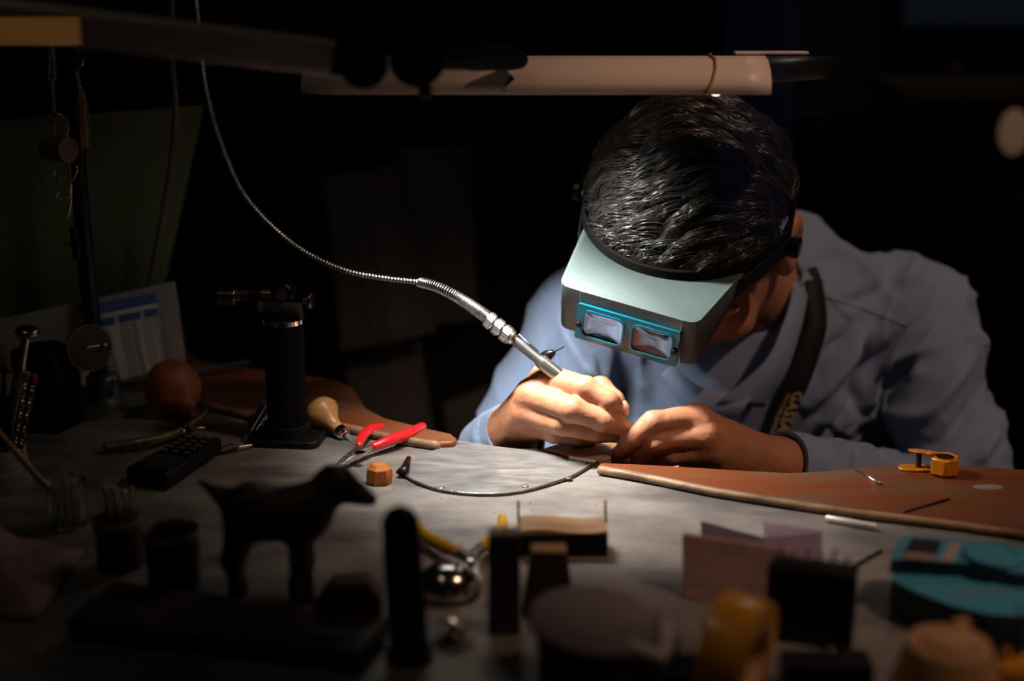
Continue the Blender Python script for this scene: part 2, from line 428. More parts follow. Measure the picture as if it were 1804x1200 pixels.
for f, js in ((sdf_handL, [q[0] for g in (L_thumb, L_index, L_mid, L_ring, L_pink) for q in g]+[WL, WL+(EL-WL)*.45]),
              (sdf_handR, [q[0] for g in (R_thumb, R_index, R_mid, R_ring, R_pink) for q in g]+[WR, WR+(ER-WR)*.45])):
    lo, hi = bounds(js, .028); v, q = net('h', f, lo, hi, .0016, 2)
    N_ = vnormals(v, q); v = v+N_*(vnoise(v, 90, 3)*.00045+vnoise(v, 260, 4)*.00018)[:, None]
    pieces.append((v, q)); hv.append((v, q))
# the face at finer resolution replaces nothing: it is the same surface
vs, fs, k = [], [], 0
for v, q in pieces: vs.append(v); fs.append(q+k); k += len(v)
tmp = []
for i, (v, q) in enumerate(pieces):
    o = bpy.data.objects.new('piece', meshof('piece', v, q)); COL.objects.link(o); tmp.append(o)
for o in tmp[1:]:
    m_ = tmp[0].modifiers.new('u', 'BOOLEAN'); m_.operation = 'UNION'; m_.object = o
    try: m_.solver = 'MANIFOLD'
    except Exception: pass
me_ = bpy.data.meshes.new_from_object(tmp[0].evaluated_get(bpy.context.evaluated_depsgraph_get()))
if len(me_.vertices) < len(pieces[1][0]): me_ = meshof('body', np.concatenate(vs), np.concatenate(fs))
me_.materials.clear(); me_.polygons.foreach_set('material_index', np.zeros(len(me_.polygons), np.int32))
print('BODY', len(me_.vertices), [len(p[0]) for p in pieces])
for o in tmp: bpy.data.objects.remove(o)
body_o = obj('body', me_, K['skin'], person, smooth=180)
# fingernails
def nailp(name, a, b, r, lift, side, parent):
    """nail on the last finger joint: a inner joint, b tip"""
    a, b = V(a), V(b); d = (b-a).normalized(); s = V(side).normalized(); s = (s-d*s.dot(d)).normalized()
    M = frame(b-d*r*.1+s*(r*lift), s, up=d); bm = nb()
    ball(bm, (0, 0, 0), 1, (r*.62, r*.80, r*.30), seg=16); bmesh.ops.transform(bm, matrix=M, verts=bm.verts[:])
    return obj('fingernail', bm, K['nail'], parent, smooth=180)
nailp('n', L_index[2][0], L_index[3][0], .0085, .78, (.35, -.55, .75), person)
nailp('n', L_mid[2][0], L_mid[3][0], .0080, .78, (.3, -.6, .7), person)
nailp('n', L_thumb[3][0], L_thumb[4][0], .0085, .75, (.4, .1, .9), person)
nailp('n', R_index[2][0], R_index[3][0], .0080, .78, (-.75, -.5, .3), person)
nailp('n', R_mid[2][0], R_mid[3][0], .0080, .78, (-.6, -.75, .2), person)
# ---------------------------------------------------------------- shirt
CL = WL+(EL-WL)*.05; CR = WR+(ER-WR)*.05
AXR = (ER-WR)/np.linalg.norm(ER-WR); AXL = np.array((-.50, .62, -.60)); AXL /= np.linalg.norm(AXL)
def sdf_shirt(P):
    t = ell(P, (.255, 1.485, .800), (.165, .098, .135))
    t = smin(t, ell(P, (.255, 1.55, .68), (.17, .12, .20)), .06)
    t = smin(t, rc(P, (.325, 1.50, .870), SR+(0, .01, .0), .048, .052), .05)
    t = smin(t, rc(P, (.30, 1.50, .905), (.30, 1.53, .86), .050, .06), .03)
    t = smin(t, rc(P, (.20, 1.49, .870), SL+(.01, .01, .005), .050, .052), .05)
    t = smin(t, rc(P, (.26, 1.60, .78), (.26, 1.67, .56), .11, .13), .06)
    a = rc(P, SR+(.003, 0, 0), ER, .062, .049)
    a = smin(a, rc(P, ER, CR, .047, .034), .02)
    b = rc(P, SL, EL, .060, .046)
    b = smin(b, rc(P, EL, CL, .042, .031), .02)
    d = smin(smin(t, a, .014), b, .016)
    # neck opening
    ax = H(0, .085, -.070)-NECK; ax = ax/np.linalg.norm(ax)
    d = smin(d, rc(P, NECK-ax*.03, NECK+ax*.012, .066, .0600), .018)
    d = smax(d, -rc(P, NECK-ax*.005, NECK+ax*.12, .0545, .0545), .003)
    d = smax(d, -rc(P, NECK+(-.02, -.07, -.005), NECK+(-.07, -.16, -.06), .020, .030), .006)
    # flat cut at cuffs
    for c, ax in ((CR, AXR), (CL, AXL)):
        near = np.linalg.norm(P-c, axis=1) < .075
        pl = -((P-c)@ax)-.0
        d = np.where(near, np.maximum(d, pl), d)
    return d
v, q = surfnet(sdf_shirt, (-.14, 1.14, .42), (.58, 1.84, .97), .0038); v = relax(v, q, 1)
def at_np(px, py, y): return np.array(at(px, py, y))
N_ = vnormals(v, q)
# folds: ridges and valleys as 3D polylines carried by the cloth
FOLDS = [  # (points px,py ; y guess), width m, height m (+ridge / -valley)
 ([(1425, 470), (1520, 480), (1610, 560)], .010, .004), ([(1690, 620), (1600, 665), (1560, 740), (1555, 790)], .011, .0075),
 ([(1555, 600), (1530, 700), (1545, 780)], .012, -.010), ([(1665, 620), (1590, 700), (1565, 755)], .010, -.0085),
 ([(1570, 585), (1500, 660), (1440, 720), (1400, 765)], .014, .008), ([(1530, 600), (1470, 640), (1420, 700)], .012, -.007),
 ([(1600, 620), (1545, 690), (1500, 760), (1440, 800)], .012, -.007), ([(1740, 640), (1690, 690), (1640, 740), (1570, 765)], .012, .008),
 ([(1755, 700), (1700, 745), (1650, 790), (1600, 830)], .012, -.007), ([(1770, 760), (1730, 790), (1700, 830)], .010, .007),
 ([(1690, 580), (1640, 640), (1620, 700)], .010, .005), ([(1480, 560), (1540, 555), (1640, 530)], .009, -.004),
 ([(1505, 700), (1450, 790)], .012, .006), ([(1720, 560), (1745, 640), (1762, 720)], .010, .004),
 ([(985, 560), (1010, 620), (1060, 700)], .010, .006), ([(970, 600), (985, 660), (1015, 700)], .009, -.006),
 ([(1020, 590), (1060, 640), (1075, 700)], .010, -.005), ([(1110, 600), (1140, 680), (1150, 750)], .013, .005),
 ([(945, 640), (925, 690), (885, 750)], .009, -.005), ([(960, 625), (940, 670), (905, 720)], .009, .005),
 ([(1080, 590), (1100, 640), (1095, 720)], .012, -.004)]
def segdist2(px, pz, a, b):
    ab = b-a; t = np.clip(((px-a[0])*ab[0]+(pz-a[1])*ab[1])/(ab@ab), 0, 1)
    return (px-a[0]-t*ab[0])**2+(pz-a[1]-t*ab[1])**2, t
disp = vnoise(v, 16, 1)*.0035+vnoise(v*np.array((1, 1, .6)), 38, 2)*.0013
def ridged(dx_, dz_, su, sv, seed):
    u_ = v[:, 0]*dx_+v[:, 2]*dz_; w_ = v[:, 0]*dz_-v[:, 2]*dx_; wp_ = vnoise(v, 9, seed+5)*.02
    n_ = vnoise(np.stack([u_*su, (w_+wp_)*sv, v[:, 1]*sv*.45], 1), 1., seed); return (1-np.abs(n_)*2)
right = np.clip((v[:, 0]-.25)/.08, 0, 1); left = np.clip((.17-v[:, 0])/.06, 0, 1)
disp += right*ridged(-.6, -.8, 5, 22, 8)*.0072+left*ridged(.5, -.85, 6, 26, 9)*.0045
disp += right*np.clip(ridged(-.75, -.65, 9, 44, 12), 0, 1)**2*.0045
front = np.clip(-N_[:, 1]*1.5+.5, 0, 1)
for pts, wd, ht in FOLDS:
    W3 = [np.array(at(p[0], p[1], 1.36 if p[0] > 1300 else 1.36)) for p in pts]
    W3 = [np.array((p[0], p[2])) for p in spline([tuple(x) for x in W3], 5)]
    best = np.full(len(v), 1e9)
    for i, (a, b) in enumerate(zip(W3, W3[1:])):
        d2, t = segdist2(v[:, 0], v[:, 2], a, b); best = np.minimum(best, d2)
    L_ = sum(np.linalg.norm(b-a) for a, b in zip(W3, W3[1:]))
    e0 = np.sqrt((v[:, 0]-W3[0][0])**2+(v[:, 2]-W3[0][1])**2); e1 = np.sqrt((v[:, 0]-W3[-1][0])**2+(v[:, 2]-W3[-1][1])**2)
    fade = np.clip(np.minimum(e0, e1)/(L_*.3), .15, 1)
    disp += 1.7*ht*np.exp(-best/(2*(wd*.42)**2))*front*fade
v = v+N_*disp[:, None]
shirt = obj('shirt', meshof('shirt', v, q), K['shirt'], person, smooth=180)
SB = BVHTree.FromPolygons([tuple(p) for p in v], [tuple(f) for f in q])
def cloth(px, py, off=.003, yy=1.40):
    """the point of the shirt met by the line of sight, lifted by off along the surface normal"""
    o_ = V((0, 0, CZ)); d = ray(px, py).normalized(); h = SB.ray_cast(o_, d)
    if h[0] is None: return at(px, py, yy)
    n = h[1] if h[1].dot(d) < 0 else -h[1]
    return h[0]+n*off
def ribbon(name, L_, R_, m, parent, thick=.0015, n=6, label=None):
    a = [V(p) for p in spline(L_, n)]; b = [V(p) for p in spline(R_, n)]
    bm = nb(); va = [bm.verts.new(p) for p in a]; vb = [bm.verts.new(p) for p in b]
    for i in range(len(a)-1): bm.faces.new((va[i], va[i+1], vb[i+1], vb[i]))
    o = obj(name, bm, m, parent, smooth=180, label=label)
    s = o.modifiers.new('s', 'SOLIDIFY'); s.thickness = thick; s.offset = 0
    return o
# seams and collar are parts of the shirt
def seam(pts):
    bm = nb(); tube(bm, [cloth(*p, off=.0006) for p in spline(pts, 8)], .0009, 6); return obj('seam', bm, K['shirt'], shirt, smooth=180)
seam([(1640, 535), (1595, 580), (1568, 650), (1558, 720), (1553, 770)])
seam([(1445, 520), (1520, 545), (1600, 575)])
def cl(lst, off): return [tuple(cloth(a, b, off)) for a, b in lst]
def tp(lst): return [tuple(at(*p)) for p in lst]
ribbon('collar', tp([(1424, 428, 1.47), (1424, 500, 1.41), (1412, 570, 1.372), (1385, 655, 1.352), (1345, 718, 1.345)]),
       tp([(1398, 455, 1.43), (1394, 520, 1.385), (1376, 580, 1.352), (1345, 640, 1.338), (1262, 712, 1.340)]), K['shirt'], shirt, .0022)
ribbon('collar', tp([(1330, 690, 1.345), (1290, 690, 1.345), (1230, 680, 1.355), (1185, 640, 1.37)]),
       tp([(1300, 735, 1.338), (1250, 735, 1.338), (1200, 712, 1.345), (1165, 660, 1.365)]), K['shirt'], shirt, .0022)
for c, ax, rr in ((CR, V(AXR), .0335), (CL, V(AXL), .0310)):
    bm = nb()
    lathe(bm, [(rr-.0035, -.004), (rr+.0005, -.004), (rr+.0035, .02), (rr+.003, .045), (rr-.004, .045)], frame(V(c)-ax*.010, ax), 40, cap=False)
    co = obj('cuff', bm, K['shirt'], shirt, smooth=60); s = co.modifiers.new('s', 'SOLIDIFY'); s.thickness = .0015
# lanyard
def lan(L_, off):
    return [tuple(cloth(a, b, off)) for a, b in L_]
lany = thing('lanyard', 'black neck lanyard with gold lettering hanging down the blue shirt', 'lanyard', tuple(cloth(1400, 650, .01)))
def hang_end(l, px, py): return l+[tuple(at(px, py, l[-1][1]-.004))]
LA = hang_end(tp([(1440, 428, 1.472), (1446, 480, 1.425)])+lan([(1444, 560), (1432, 620), (1418, 680), (1403, 724)], .012), 1380, 796)
LB = hang_end(tp([(1420, 432, 1.458), (1418, 490, 1.408)])+lan([(1412, 560), (1398, 610), (1380, 670), (1364, 712)], .012), 1341, 788)
ribbon('strap', LA, LB, K['lany'], lany, .0014)
# lettering along the strap, reading downward
LAs, LBs = np.array(spline(LA, 8)), np.array(spline(LB, 8)); CC = (LAs+LBs)/2
cs = np.r_[0, np.cumsum(np.linalg.norm(np.diff(CC, axis=0), axis=1))]
def on_strap(name, s, size, s_mid, across):
    o = text(name, s, size, Matrix.Identity(4), K['gold'], None, depth=.0001, world=False)
    me = o.data; c = np.empty(len(me.vertices)*3); me.vertices.foreach_get('co', c); c = c.reshape(-1, 3)
    ss = s_mid+c[:, 0]
    def ip(A): return np.stack([np.interp(ss, cs, A[:, k]) for k in range(3)], 1)
    ctr = ip(CC); cr = ip(LAs-LBs); cr /= np.linalg.norm(cr, axis=1)[:, None]; tn = ip(np.gradient(CC, axis=0)); tn /= np.linalg.norm(tn, axis=1)[:, None]
    nz_ = np.cross(tn, cr); nz_ /= np.linalg.norm(nz_, axis=1)[:, None]; nz_ *= np.sign(((np.array((0, 0, CZ))-ctr)*nz_).sum(1))[:, None]
    P_ = ctr+cr*(across+c[:, 1:2])+nz_*(.0022+c[:, 2:3]); me.vertices.foreach_set('co', P_.ravel()); me.update()
    o.data.transform(basis(lany).inverted()); o.parent = lany; return o
on_strap('lettering', 'GASSAN', .0150, cs[-1]-.037, .0030)
on_strap('lettering', 'WATCHES JEWELRY', .0056, cs[-1]-.037, -.0062)
# dark undershirt inside the collar, trousers, shoes
bm = nb()
for s in (-1, 1):
    hip = V((.26+s*.09, 1.66, .50)); kn = V((.26+s*.16, 1.28, .50)); an = V((.26+s*.17, 1.38, .10))
    tube(bm, spline([hip, (hip+kn)/2, kn, (kn+an)/2, an], 5), [.095-.0022*i for i in range(21)], 20)
obj('trousers', bm, K['trouser'], person, smooth=180)
for s in (-1, 1):
    bm = nb(); ball(bm, (.26+s*.17, 1.34, .052), .05, (.95, 2.5, 1.04)); obj('shoe', bm, K['rubber'], person, smooth=180)
stool = thing('stool', 'round dark work stool under the seated person', 'stool', (.26, 1.66, 0))
bm = nb(); lathe(bm, [(.17, .36), (.18, .365), (.18, .395), (.16, .403)], Matrix.Translation((.26, 1.66, 0)), 40); obj('seat', bm, K['rubber'], stool)
bm = nb(); cyl(bm, (.26, 1.66, .06), (.26, 1.66, .36), .025); obj('post', bm, K['blackm'], stool)
for k in range(5):
    a = k*2*math.pi/5; bm = nb(); tube(bm, [(.26, 1.66, .07), (.26+.14*math.cos(a), 1.66+.14*math.sin(a), .05), (.26+.25*math.cos(a), 1.66+.25*math.sin(a), .018)], .016, 10)
    obj('leg', bm, K['blackm'], stool)
# ---------------------------------------------------------------- hair: a cap and combed strands
hc, hs = np.array((0, .065, .008)), np.array((.079, .098, .086))
def hairline(p):  # head-frame points (n,3): True where hair grows
    x, y, z = p[:, 0], p[:, 1]-.065, p[:, 2]
    lim = np.where(y < -.02, .022+.0*x, np.where(y < .03, .022-(y+.02)*1.5, -.055))
    return z > lim
def sdf_cap(P):
    Q = (P-H(0, 0, 0))@HR
    d = ell(P, H(*hc), hs+.0035, HR); y = Q[:, 1]-.065
    lim = np.interp(y, [-.12, -.02, .03, .12], [.016, .014, -.050, -.060])
    return np.maximum(d, (lim-Q[:, 2]))
v, q = surfnet(sdf_cap, H(0, .065, 0)-.125, H(0, .065, 0)+.125, .004); cap = obj('hair', meshof('hair', v, q), K['scalp'], person, smooth=180)
rng = np.random.default_rng(5)
NG, PER, NK = 760, 13, 15
u = rng.normal(size=(NG*5, 3)); u /= np.linalg.norm(u, axis=1)[:, None]
y_, z_ = u[:, 1]*hs[1], u[:, 2]*hs[2]+.008
ok = z_ > np.interp(y_, [-.12, -.02, .03, .12], [.012, .010, -.048, -.055]); u = u[ok][:NG]; NG = len(u)
p = u*hs+hc
def nrm(p): g = (p-hc)/hs**2; return g/np.linalg.norm(g, axis=1)[:, None]
low = np.clip((.075-p[:, 2])/.06, 0, 1)                    # 1 near the hairline, 0 on the crown
frontness = np.clip((.06-p[:, 1])/.08, 0, 1)
length = rng.uniform(.052, .078, NG)*(1-.42*low*frontness)*np.where(p[:, 1] > .13, .6, 1.)
phi0 = math.radians(6)+vnoise(p, 28, 30)*.45+rng.normal(size=NG)*.10-.25*low
bend = (.45+1.6*low*frontness+.35*frontness)*rng.uniform(.7, 1.3, NG)+vnoise(p, 55, 31)*.5
lift = rng.uniform(.30, 1.0, NG)*(1+.4*low)
gpath = [p+nrm(p)*.0015]
for s in range(1, NK):
    t = s/(NK-1); n_ = nrm(gpath[-1])
    e1 = np.array((-1., -.18, 0))-n_*(n_@np.array((-1., -.18, 0)))[:, None]; e1 /= np.linalg.norm(e1, axis=1)[:, None]
    dn_ = np.array((.0, -.75, -.55)); e2 = dn_-n_*(n_@dn_)[:, None]; e2 = e2-e1*(e1*e2).sum(1)[:, None]; e2 /= np.linalg.norm(e2, axis=1)[:, None]
    ph = phi0+bend*(t**1.6)*1.15
    d_ = e1*np.cos(ph)[:, None]+e2*np.sin(ph)[:, None]+n_*(lift*(1-1.9*t))[:, None]
    d_ /= np.linalg.norm(d_, axis=1)[:, None]
    q_ = gpath[-1]+d_*(length/(NK-1))[:, None]
    e_ = (q_-hc)/hs; r_ = np.linalg.norm(e_, axis=1); q_ = np.where((r_ < 1.05)[:, None], hc+(e_/r_[:, None]*1.05)*hs, q_)
    gpath.append(q_)
gpath = np.stack(gpath, 1)                                  # (NG, NK, 3)
NS = NG*PER
off = rng.normal(size=(NG, PER, 1, 3))*.0021
tt = np.linspace(0, 1, NK)[None, None, :, None]
spread = 1.25-.75*tt                                        # strands of a lock close up towards the tip
path = (gpath[:, None]+off*spread+rng.normal(size=(NG, PER, 1, 3))*.0012*tt**2).reshape(NS, NK, 3)
e_ = (path-hc)/hs; r_ = np.linalg.norm(e_, axis=2, keepdims=True); path = np.where(r_ < 1.03, hc+e_/r_*1.03*hs, path)
path = path@HR.T+np.array(HM.translation[:])
T_ = np.gradient(path, axis=1); T_ /= np.linalg.norm(T_, axis=2)[..., None]
ref = rng.normal(size=(NS, 1, 3)); X_ = np.cross(T_, ref); X_ /= np.linalg.norm(X_, axis=2)[..., None]; Y_ = np.cross(T_, X_)
rad = (.00042*np.linspace(1, .25, NK))[None, :, None]*rng.uniform(.7, 1.25, (NS, 1, 1))
ring = np.stack([path+rad*(X_*math.cos(a)+Y_*math.sin(a)) for a in (0, 2.094, 4.189)], 2)
VV = ring.reshape(-1, 3); b_ = (np.arange(NS)[:, None]*NK+np.arange(NK-1)[None])*3
FF = np.concatenate([np.stack([b_+k_, b_+(k_+1) % 3, b_+3+(k_+1) % 3, b_+3+k_], -1).reshape(-1, 4) for k_ in range(3)])
me = bpy.data.meshes.new('hair_strands'); me.vertices.add(len(VV)); me.vertices.foreach_set('co', VV.ravel())
me.loops.add(FF.size); me.loops.foreach_set('vertex_index', FF.ravel().astype(np.int32)); me.polygons.add(len(FF))
me.polygons.foreach_set('loop_start', np.arange(0, FF.size, 4, dtype=np.int32)); me.polygons.foreach_set('use_smooth', np.ones(len(FF), bool)); me.update(); me.validate()
me.materials.append(K['hair']); ho = bpy.data.objects.new('hair_strands', me); COL.objects.link(ho); bpy_parent(ho, cap, True)
# ================================================================ VISOR
S_ = 1.07; VM = HM @ Matrix.Diagonal((S_, S_, S_, 1))
visor = thing('magnifying_visor', 'grey-green headband magnifier visor with two rectangular lenses worn on the head', 'magnifier', tuple(HM.translation), HM.to_euler())
def vobj(name, bm, m, parent=None, **kw):
    bmesh.ops.transform(bm, matrix=Matrix.Diagonal((S_, S_, S_, 1)), verts=bm.verts[:])
    par = parent or visor
    return obj(name, bm, m, par, world=False, **kw)
# shield: hood shell with a concave back edge, slanted sides and a front wall with an opening
bm = nb()
nseg = 24
back = []
for i in range(nseg+1):
    t = i/nseg; x = -.071+.142*t; c_ = (x/.071)
    back.append((x, -.046+.040*abs(c_)**2.2, .0015*(1-c_*c_)))
front_ = [(.060, -.080), (.0575, -.0845), (.053, -.087), (.0475, -.0875), (.0470, -.0875), (-.0400, -.0875), (-.0405, -.0875), (-.053, -.087), (-.0575, -.0845), (-.060, -.080)]
top = back+[(x, y, 0) for x, y in front_]
vt = [bm.verts.new(p) for p in top]; bm.faces.new(vt)
def low(x, y):  # lower edge of the hood
    if y > -.075:
        k_ = max(0, min(1, (y+.0)/(-.08))); return (x*1.02, y, -.010-.038*k_)
    if -.0402 < x < .0472: return (x, y-.0005, -.0105)
    return (x*1.0, y+.004, -.0465)
side = [vt[nseg]]+vt[nseg+1:]+[vt[0]]
lows = [bm.verts.new(low(*v_.co[:2])) for v_ in side]
for i in range(len(side)-1): bm.faces.new((side[i], side[i+1], lows[i+1], lows[i]))
sh = vobj('shield', bm, K['visor'], smooth=30)
b = sh.modifiers.new('b', 'BEVEL'); b.width = .0045; b.segments = 5; b.limit_method = 'ANGLE'; b.angle_limit = math.radians(50)
s = sh.modifiers.new('s', 'SOLIDIFY'); s.thickness = .0022; s.offset = 1 if False else -1
# lens frame: plate with two openings, tilted like the front wall
def rr_at(cx, cz, w_, h_, r, n=5): return [(cx+x, cz+z) for x, z in rrect(w_, h_, r, n)]
LFM = Matrix.Translation((.0035, -.0905, -.027)) @ Matrix.Rotation(math.radians(-7), 4, 'X')
def plate2(bm, outer, holes, y0, y1):
    def loop(pts, y): return [bm.verts.new((p[0], y, p[1])) for p in pts]
    for yy in (y0, y1):
        es = []
        for pts in [outer]+holes:
            l = loop(pts, yy); es += [bm.edges.new((l[i], l[(i+1) % len(l)])) for i in range(len(l))]
        bmesh.ops.triangle_fill(bm, edges=es, use_beauty=True)
    bm.verts.ensure_lookup_table()
    n = sum(len(p) for p in [outer]+holes); k_ = 0
    for pts in [outer]+holes:
        m_ = len(pts)
        for i in range(m_):
            a, b_ = k_+i, k_+(i+1) % m_; bm.faces.new([bm.verts[j] for j in (a, b_, n+b_, n+a)])
        k_ += m_
bm = nb(); lh = [rr_at(-.0205, 0, .0345, .024, .0055), rr_at(.0215, 0, .0345, .024, .0055)]
plate2(bm, rrect(.088, .033, .002, 3), lh, -.0022, .0022); bmesh.ops.transform(bm, matrix=LFM, verts=bm.verts[:])
lf = vobj('lens_frame', bm, K['cyan'], smooth=30)
for cx in (-.0205, .0215):
    bm = nb(); o_ = rr_at(cx, 0, .0365, .026, .0062); i_ = rr_at(cx, 0, .0335, .023, .005)
    plate2(bm, o_, [i_], -.0032, -.0018); bmesh.ops.transform(bm, matrix=LFM, verts=bm.verts[:]); vobj('lens_rim', bm, K['cyan'], lf, smooth=30)
    bm = nb(); pts = rr_at(cx, 0, .0343, .0238, .0054, 6); nl = 6
    # bulged lens: concentric rings on both faces
    R0 = []
    for sgn, off in ((-1, -.0005), (1, .0005)):
        rings = []
        for k_ in range(nl+1):
            f_ = 1-k_/nl; bul = .0022*(1-f_*f_)
            if k_ == nl: rings.append([bm.verts.new((cx, off+sgn*bul, 0))]); break
            rings.append([bm.verts.new((cx+(x-cx)*f_, off+sgn*bul, z*f_)) for x, z in pts])
        for a, b_ in zip(rings, rings[1:]):
            for i in range(len(a)):
                j = (i+1) % len(a)
                bm.faces.new((a[i], a[j], b_[j], b_[i]) if len(b_) > 1 else (a[i], a[j], b_[0]))
        R0.append(rings[0])
    for i in range(len(R0[0])): j = (i+1) % len(R0[0]); bm.faces.new((R0[0][i], R0[0][j], R0[1][j], R0[1][i]))
    bmesh.ops.transform(bm, matrix=LFM, verts=bm.verts[:]); vobj('lens', bm, K['lens'], smooth=60)
for sx in (-1, 1):
    bm = nb(); lathe(bm, [(.0028, 0), (.0028, .002), (.0018, .003)], LFM @ Matrix.Translation((sx*.0410, -.002, -.002)) @ Matrix.Rotation(math.pi/2, 4, 'X'), 16)
    vobj('screw', bm, K['blackm'], lf)
    # arm from the hood back to the pivot
    bm = nb(); prism(bm, [(sx*.0705, -.015, -.001), (sx*.0935, .055, .004), (sx*.0935, .056, -.012), (sx*.068, -.02, -.018)], up=(sx*.002, 0, 0))
    vobj('side_arm', bm, K['black'], bevel=.0006)
    bm = nb(); lathe(bm, [(.009, 0), (.0095, .001), (.0095, .006), (.0075, .008)], Matrix.Translation((sx*.0955, .050, -.002)) @ Matrix.Rotation(sx*math.pi/2, 4, 'Y'), 14)
    vobj('pivot_knob', bm, K['blackm'], smooth=25)
# headband: flat strap around the head
bm = nb(); pr = []
for k_ in range(64):
    a = 2*math.pi*k_/64; x = .0875*math.cos(a); y = .0605+.1035*math.sin(a); pr.append((x, y))
for r0, r1, z0, z1 in ((1, 1.03, -.014, .010),):
    A = [bm.verts.new((x*r0, .0605+(y-.0605)*r0, z0)) for x, y in pr]; B = [bm.verts.new((x*r0, .0605+(y-.0605)*r0, z1)) for x, y in pr]
    C_ = [bm.verts.new((x*r1, .0605+(y-.0605)*r1, z1)) for x, y in pr]; D = [bm.verts.new((x*r1, .0605+(y-.0605)*r1, z0)) for x, y in pr]
    for i in range(64):
        j = (i+1) % 64
        for a, b_ in ((A, B), (B, C_), (C_, D), (D, A)): bm.faces.new((a[i], a[j], b_[j], b_[i]))
vobj('headband', bm, K['rubber'], bevel=.001)
# ================================================================ SETTING
def struct(name, bm, m, **kw):
    o = obj(name, bm, m, **kw); o['kind'] = 'structure'; return o
bm = nb(); box(bm, (0, 1.2, -.03), (5, 6.4, .06)); struct('floor', bm, K['floor'])
bm = nb(); box(bm, (-.45, 3.25, 1.4), (4.1, .1, 2.8)); struct('wall_back', bm, K['dark'])
bm = nb(); box(bm, (-1.62, 1.8, 1.4), (.1, 2.8, 2.8)); struct('wall_left', bm, K['dark'])
bm = nb(); box(bm, (2.2, 1.8, 1.4), (.1, 2.8, 2.8)); struct('wall_right', bm, K['dark'])
# shop window between the photographer and the bench: thin clear pane in a frame
GY = .36
gm = bpy.data.materials.new('window_glass'); gm.use_nodes = True; nt = gm.node_tree; nt.nodes.clear()
o_ = nt.nodes.new('ShaderNodeOutputMaterial'); mx = nt.nodes.new('ShaderNodeMixShader'); tr = nt.nodes.new('ShaderNodeBsdfTransparent')
gl = nt.nodes.new('ShaderNodeBsdfGlossy'); gl.inputs['Roughness'].default_value = 0.; fr = nt.nodes.new('ShaderNodeFresnel'); fr.inputs['IOR'].default_value = 1.5
geo = nt.nodes.new('ShaderNodeNewGeometry'); mrn = nt.nodes.new('ShaderNodeMapRange'); mrn.inputs['To Min'].default_value = 1.5; mrn.inputs['To Max'].default_value = 1/1.5
nt.links.new(geo.outputs['Backfacing'], mrn.inputs['Value']); nt.links.new(mrn.outputs[0], fr.inputs['IOR'])
nt.links.new(fr.outputs[0], mx.inputs[0]); nt.links.new(tr.outputs[0], mx.inputs[1]); nt.links.new(gl.outputs[0], mx.inputs[2]); nt.links.new(mx.outputs[0], o_.inputs[0])
bm = nb(); box(bm, (0, GY, 1.70), (2.4, .006, 2.0)); win = struct('window_1', bm, gm)
bm = nb(); box(bm, (0, GY, .66), (2.5, .05, .08)); box(bm, (0, GY, 2.74), (2.5, .05, .08))
box(bm, (-1.23, GY, 1.70), (.06, .05, 2.0)); box(bm, (1.23, GY, 1.70), (.06, .05, 2.0)); struct('trim_1', bm, K['darkc'])
# things across the aisle that the pane mirrors faintly
def mirror(px, py, yv): p = at(px, py, yv); return V((p.x, 2*GY-p.y, p.z))
def mquad(bm, x0, y0, x1, y1, yv, th=.02):
    a, b = mirror(x0, y0, yv), mirror(x1, y1, yv)
    box(bm, ((a.x+b.x)/2, a.y-th/2, (a.z+b.z)/2), (abs(a.x-b.x), th, abs(a.z-b.z)))
YV = 1.50
sg = thing('illuminated_sign', 'amber lit sign reflected in the window glass at the upper left', 'sign', tuple(mirror(60, 110, YV)))
bm = nb(); mquad(bm, -120, 30, 133, 80, YV, .02); obj('lit_face', bm, mat('amber_light', (.2, .1, .03), .6, emit=(1, .42, .10), estr=.85), sg)
bm = nb(); mquad(bm, -150, 16, 137, 30, YV, .03); obj('frame', bm, K['darkc'], sg)
sg2 = thing('display_screen', 'tall blue lit screen reflected in the window glass beside the head', 'screen', tuple(mirror(1330, 640, 2.1)))
bm = nb(); mquad(bm, 1283, -40, 1384, 420, 2.1, .02); obj('lit_face', bm, mat('blue_light', (.01, .01, .02), .6, emit=(.22, .30, .9), estr=.045), sg2)
bm = nb(); mquad(bm, 1276, 420, 1390, 640, 2.1, .03); obj('stand', bm, K['darkc'], sg2)
# ---------------------------------------------------------------- workbench
WZ = BZ+.0075
bench = thing('workbench', 'jeweller\'s workbench with zinc covered top and worn reddish wooden rim', 'workbench', (0, 1.0, 0))
outL = [on(x, y, WZ) for x, y in [(358, 636), (472, 652), (560, 664), (600, 671), (622, 682), (634, 700), (645, 718), (680, 736), (757, 755), (795, 763), (806, 771)]]
inL = [on(x, y, WZ) for x, y in [(800, 778), (776, 779), (720, 771), (673, 762), (599, 746), (520, 737), (446, 728), (350, 705), (250, 690), (100, 676)]]
outR = [on(x, y, WZ) for x, y in [(1056, 814), (1150, 818), (1300, 827), (1390, 832), (1450, 829), (1540, 820), (1620, 816), (1700, 818), (1804, 826)]]
inR = [on(x, y, WZ) for x, y in [(1055, 821), (1150, 838), (1260, 860), (1400, 882), (1500, 896), (1600, 908), (1700, 920), (1804, 935)]]
eL, eR = on(806, 776), on(1056, 816)
def xy(l): return [(p.x, p.y) for p in l]
farL = [(-.36, 1.50), (-1.25, 1.55)]
extR = [(.62, 1.16), (1.15, 1.2)]; extRi = [(.62, .90), (1.15, .78)]
sheetpoly = [(-1.25, .42), (1.15, .42), extRi[1], extRi[0]]+xy(inR)[::-1]+[(eR.x, eR.y), (eL.x, eL.y)]+xy(inL)+[(-.62, 1.33), (-1.25, 1.34)]
bm = nb(); prism(bm, sheetpoly, BZ-.0015, BZ); obj('sheet_top', bm, K['sheet'], bench)
def shrink(poly, d): return poly
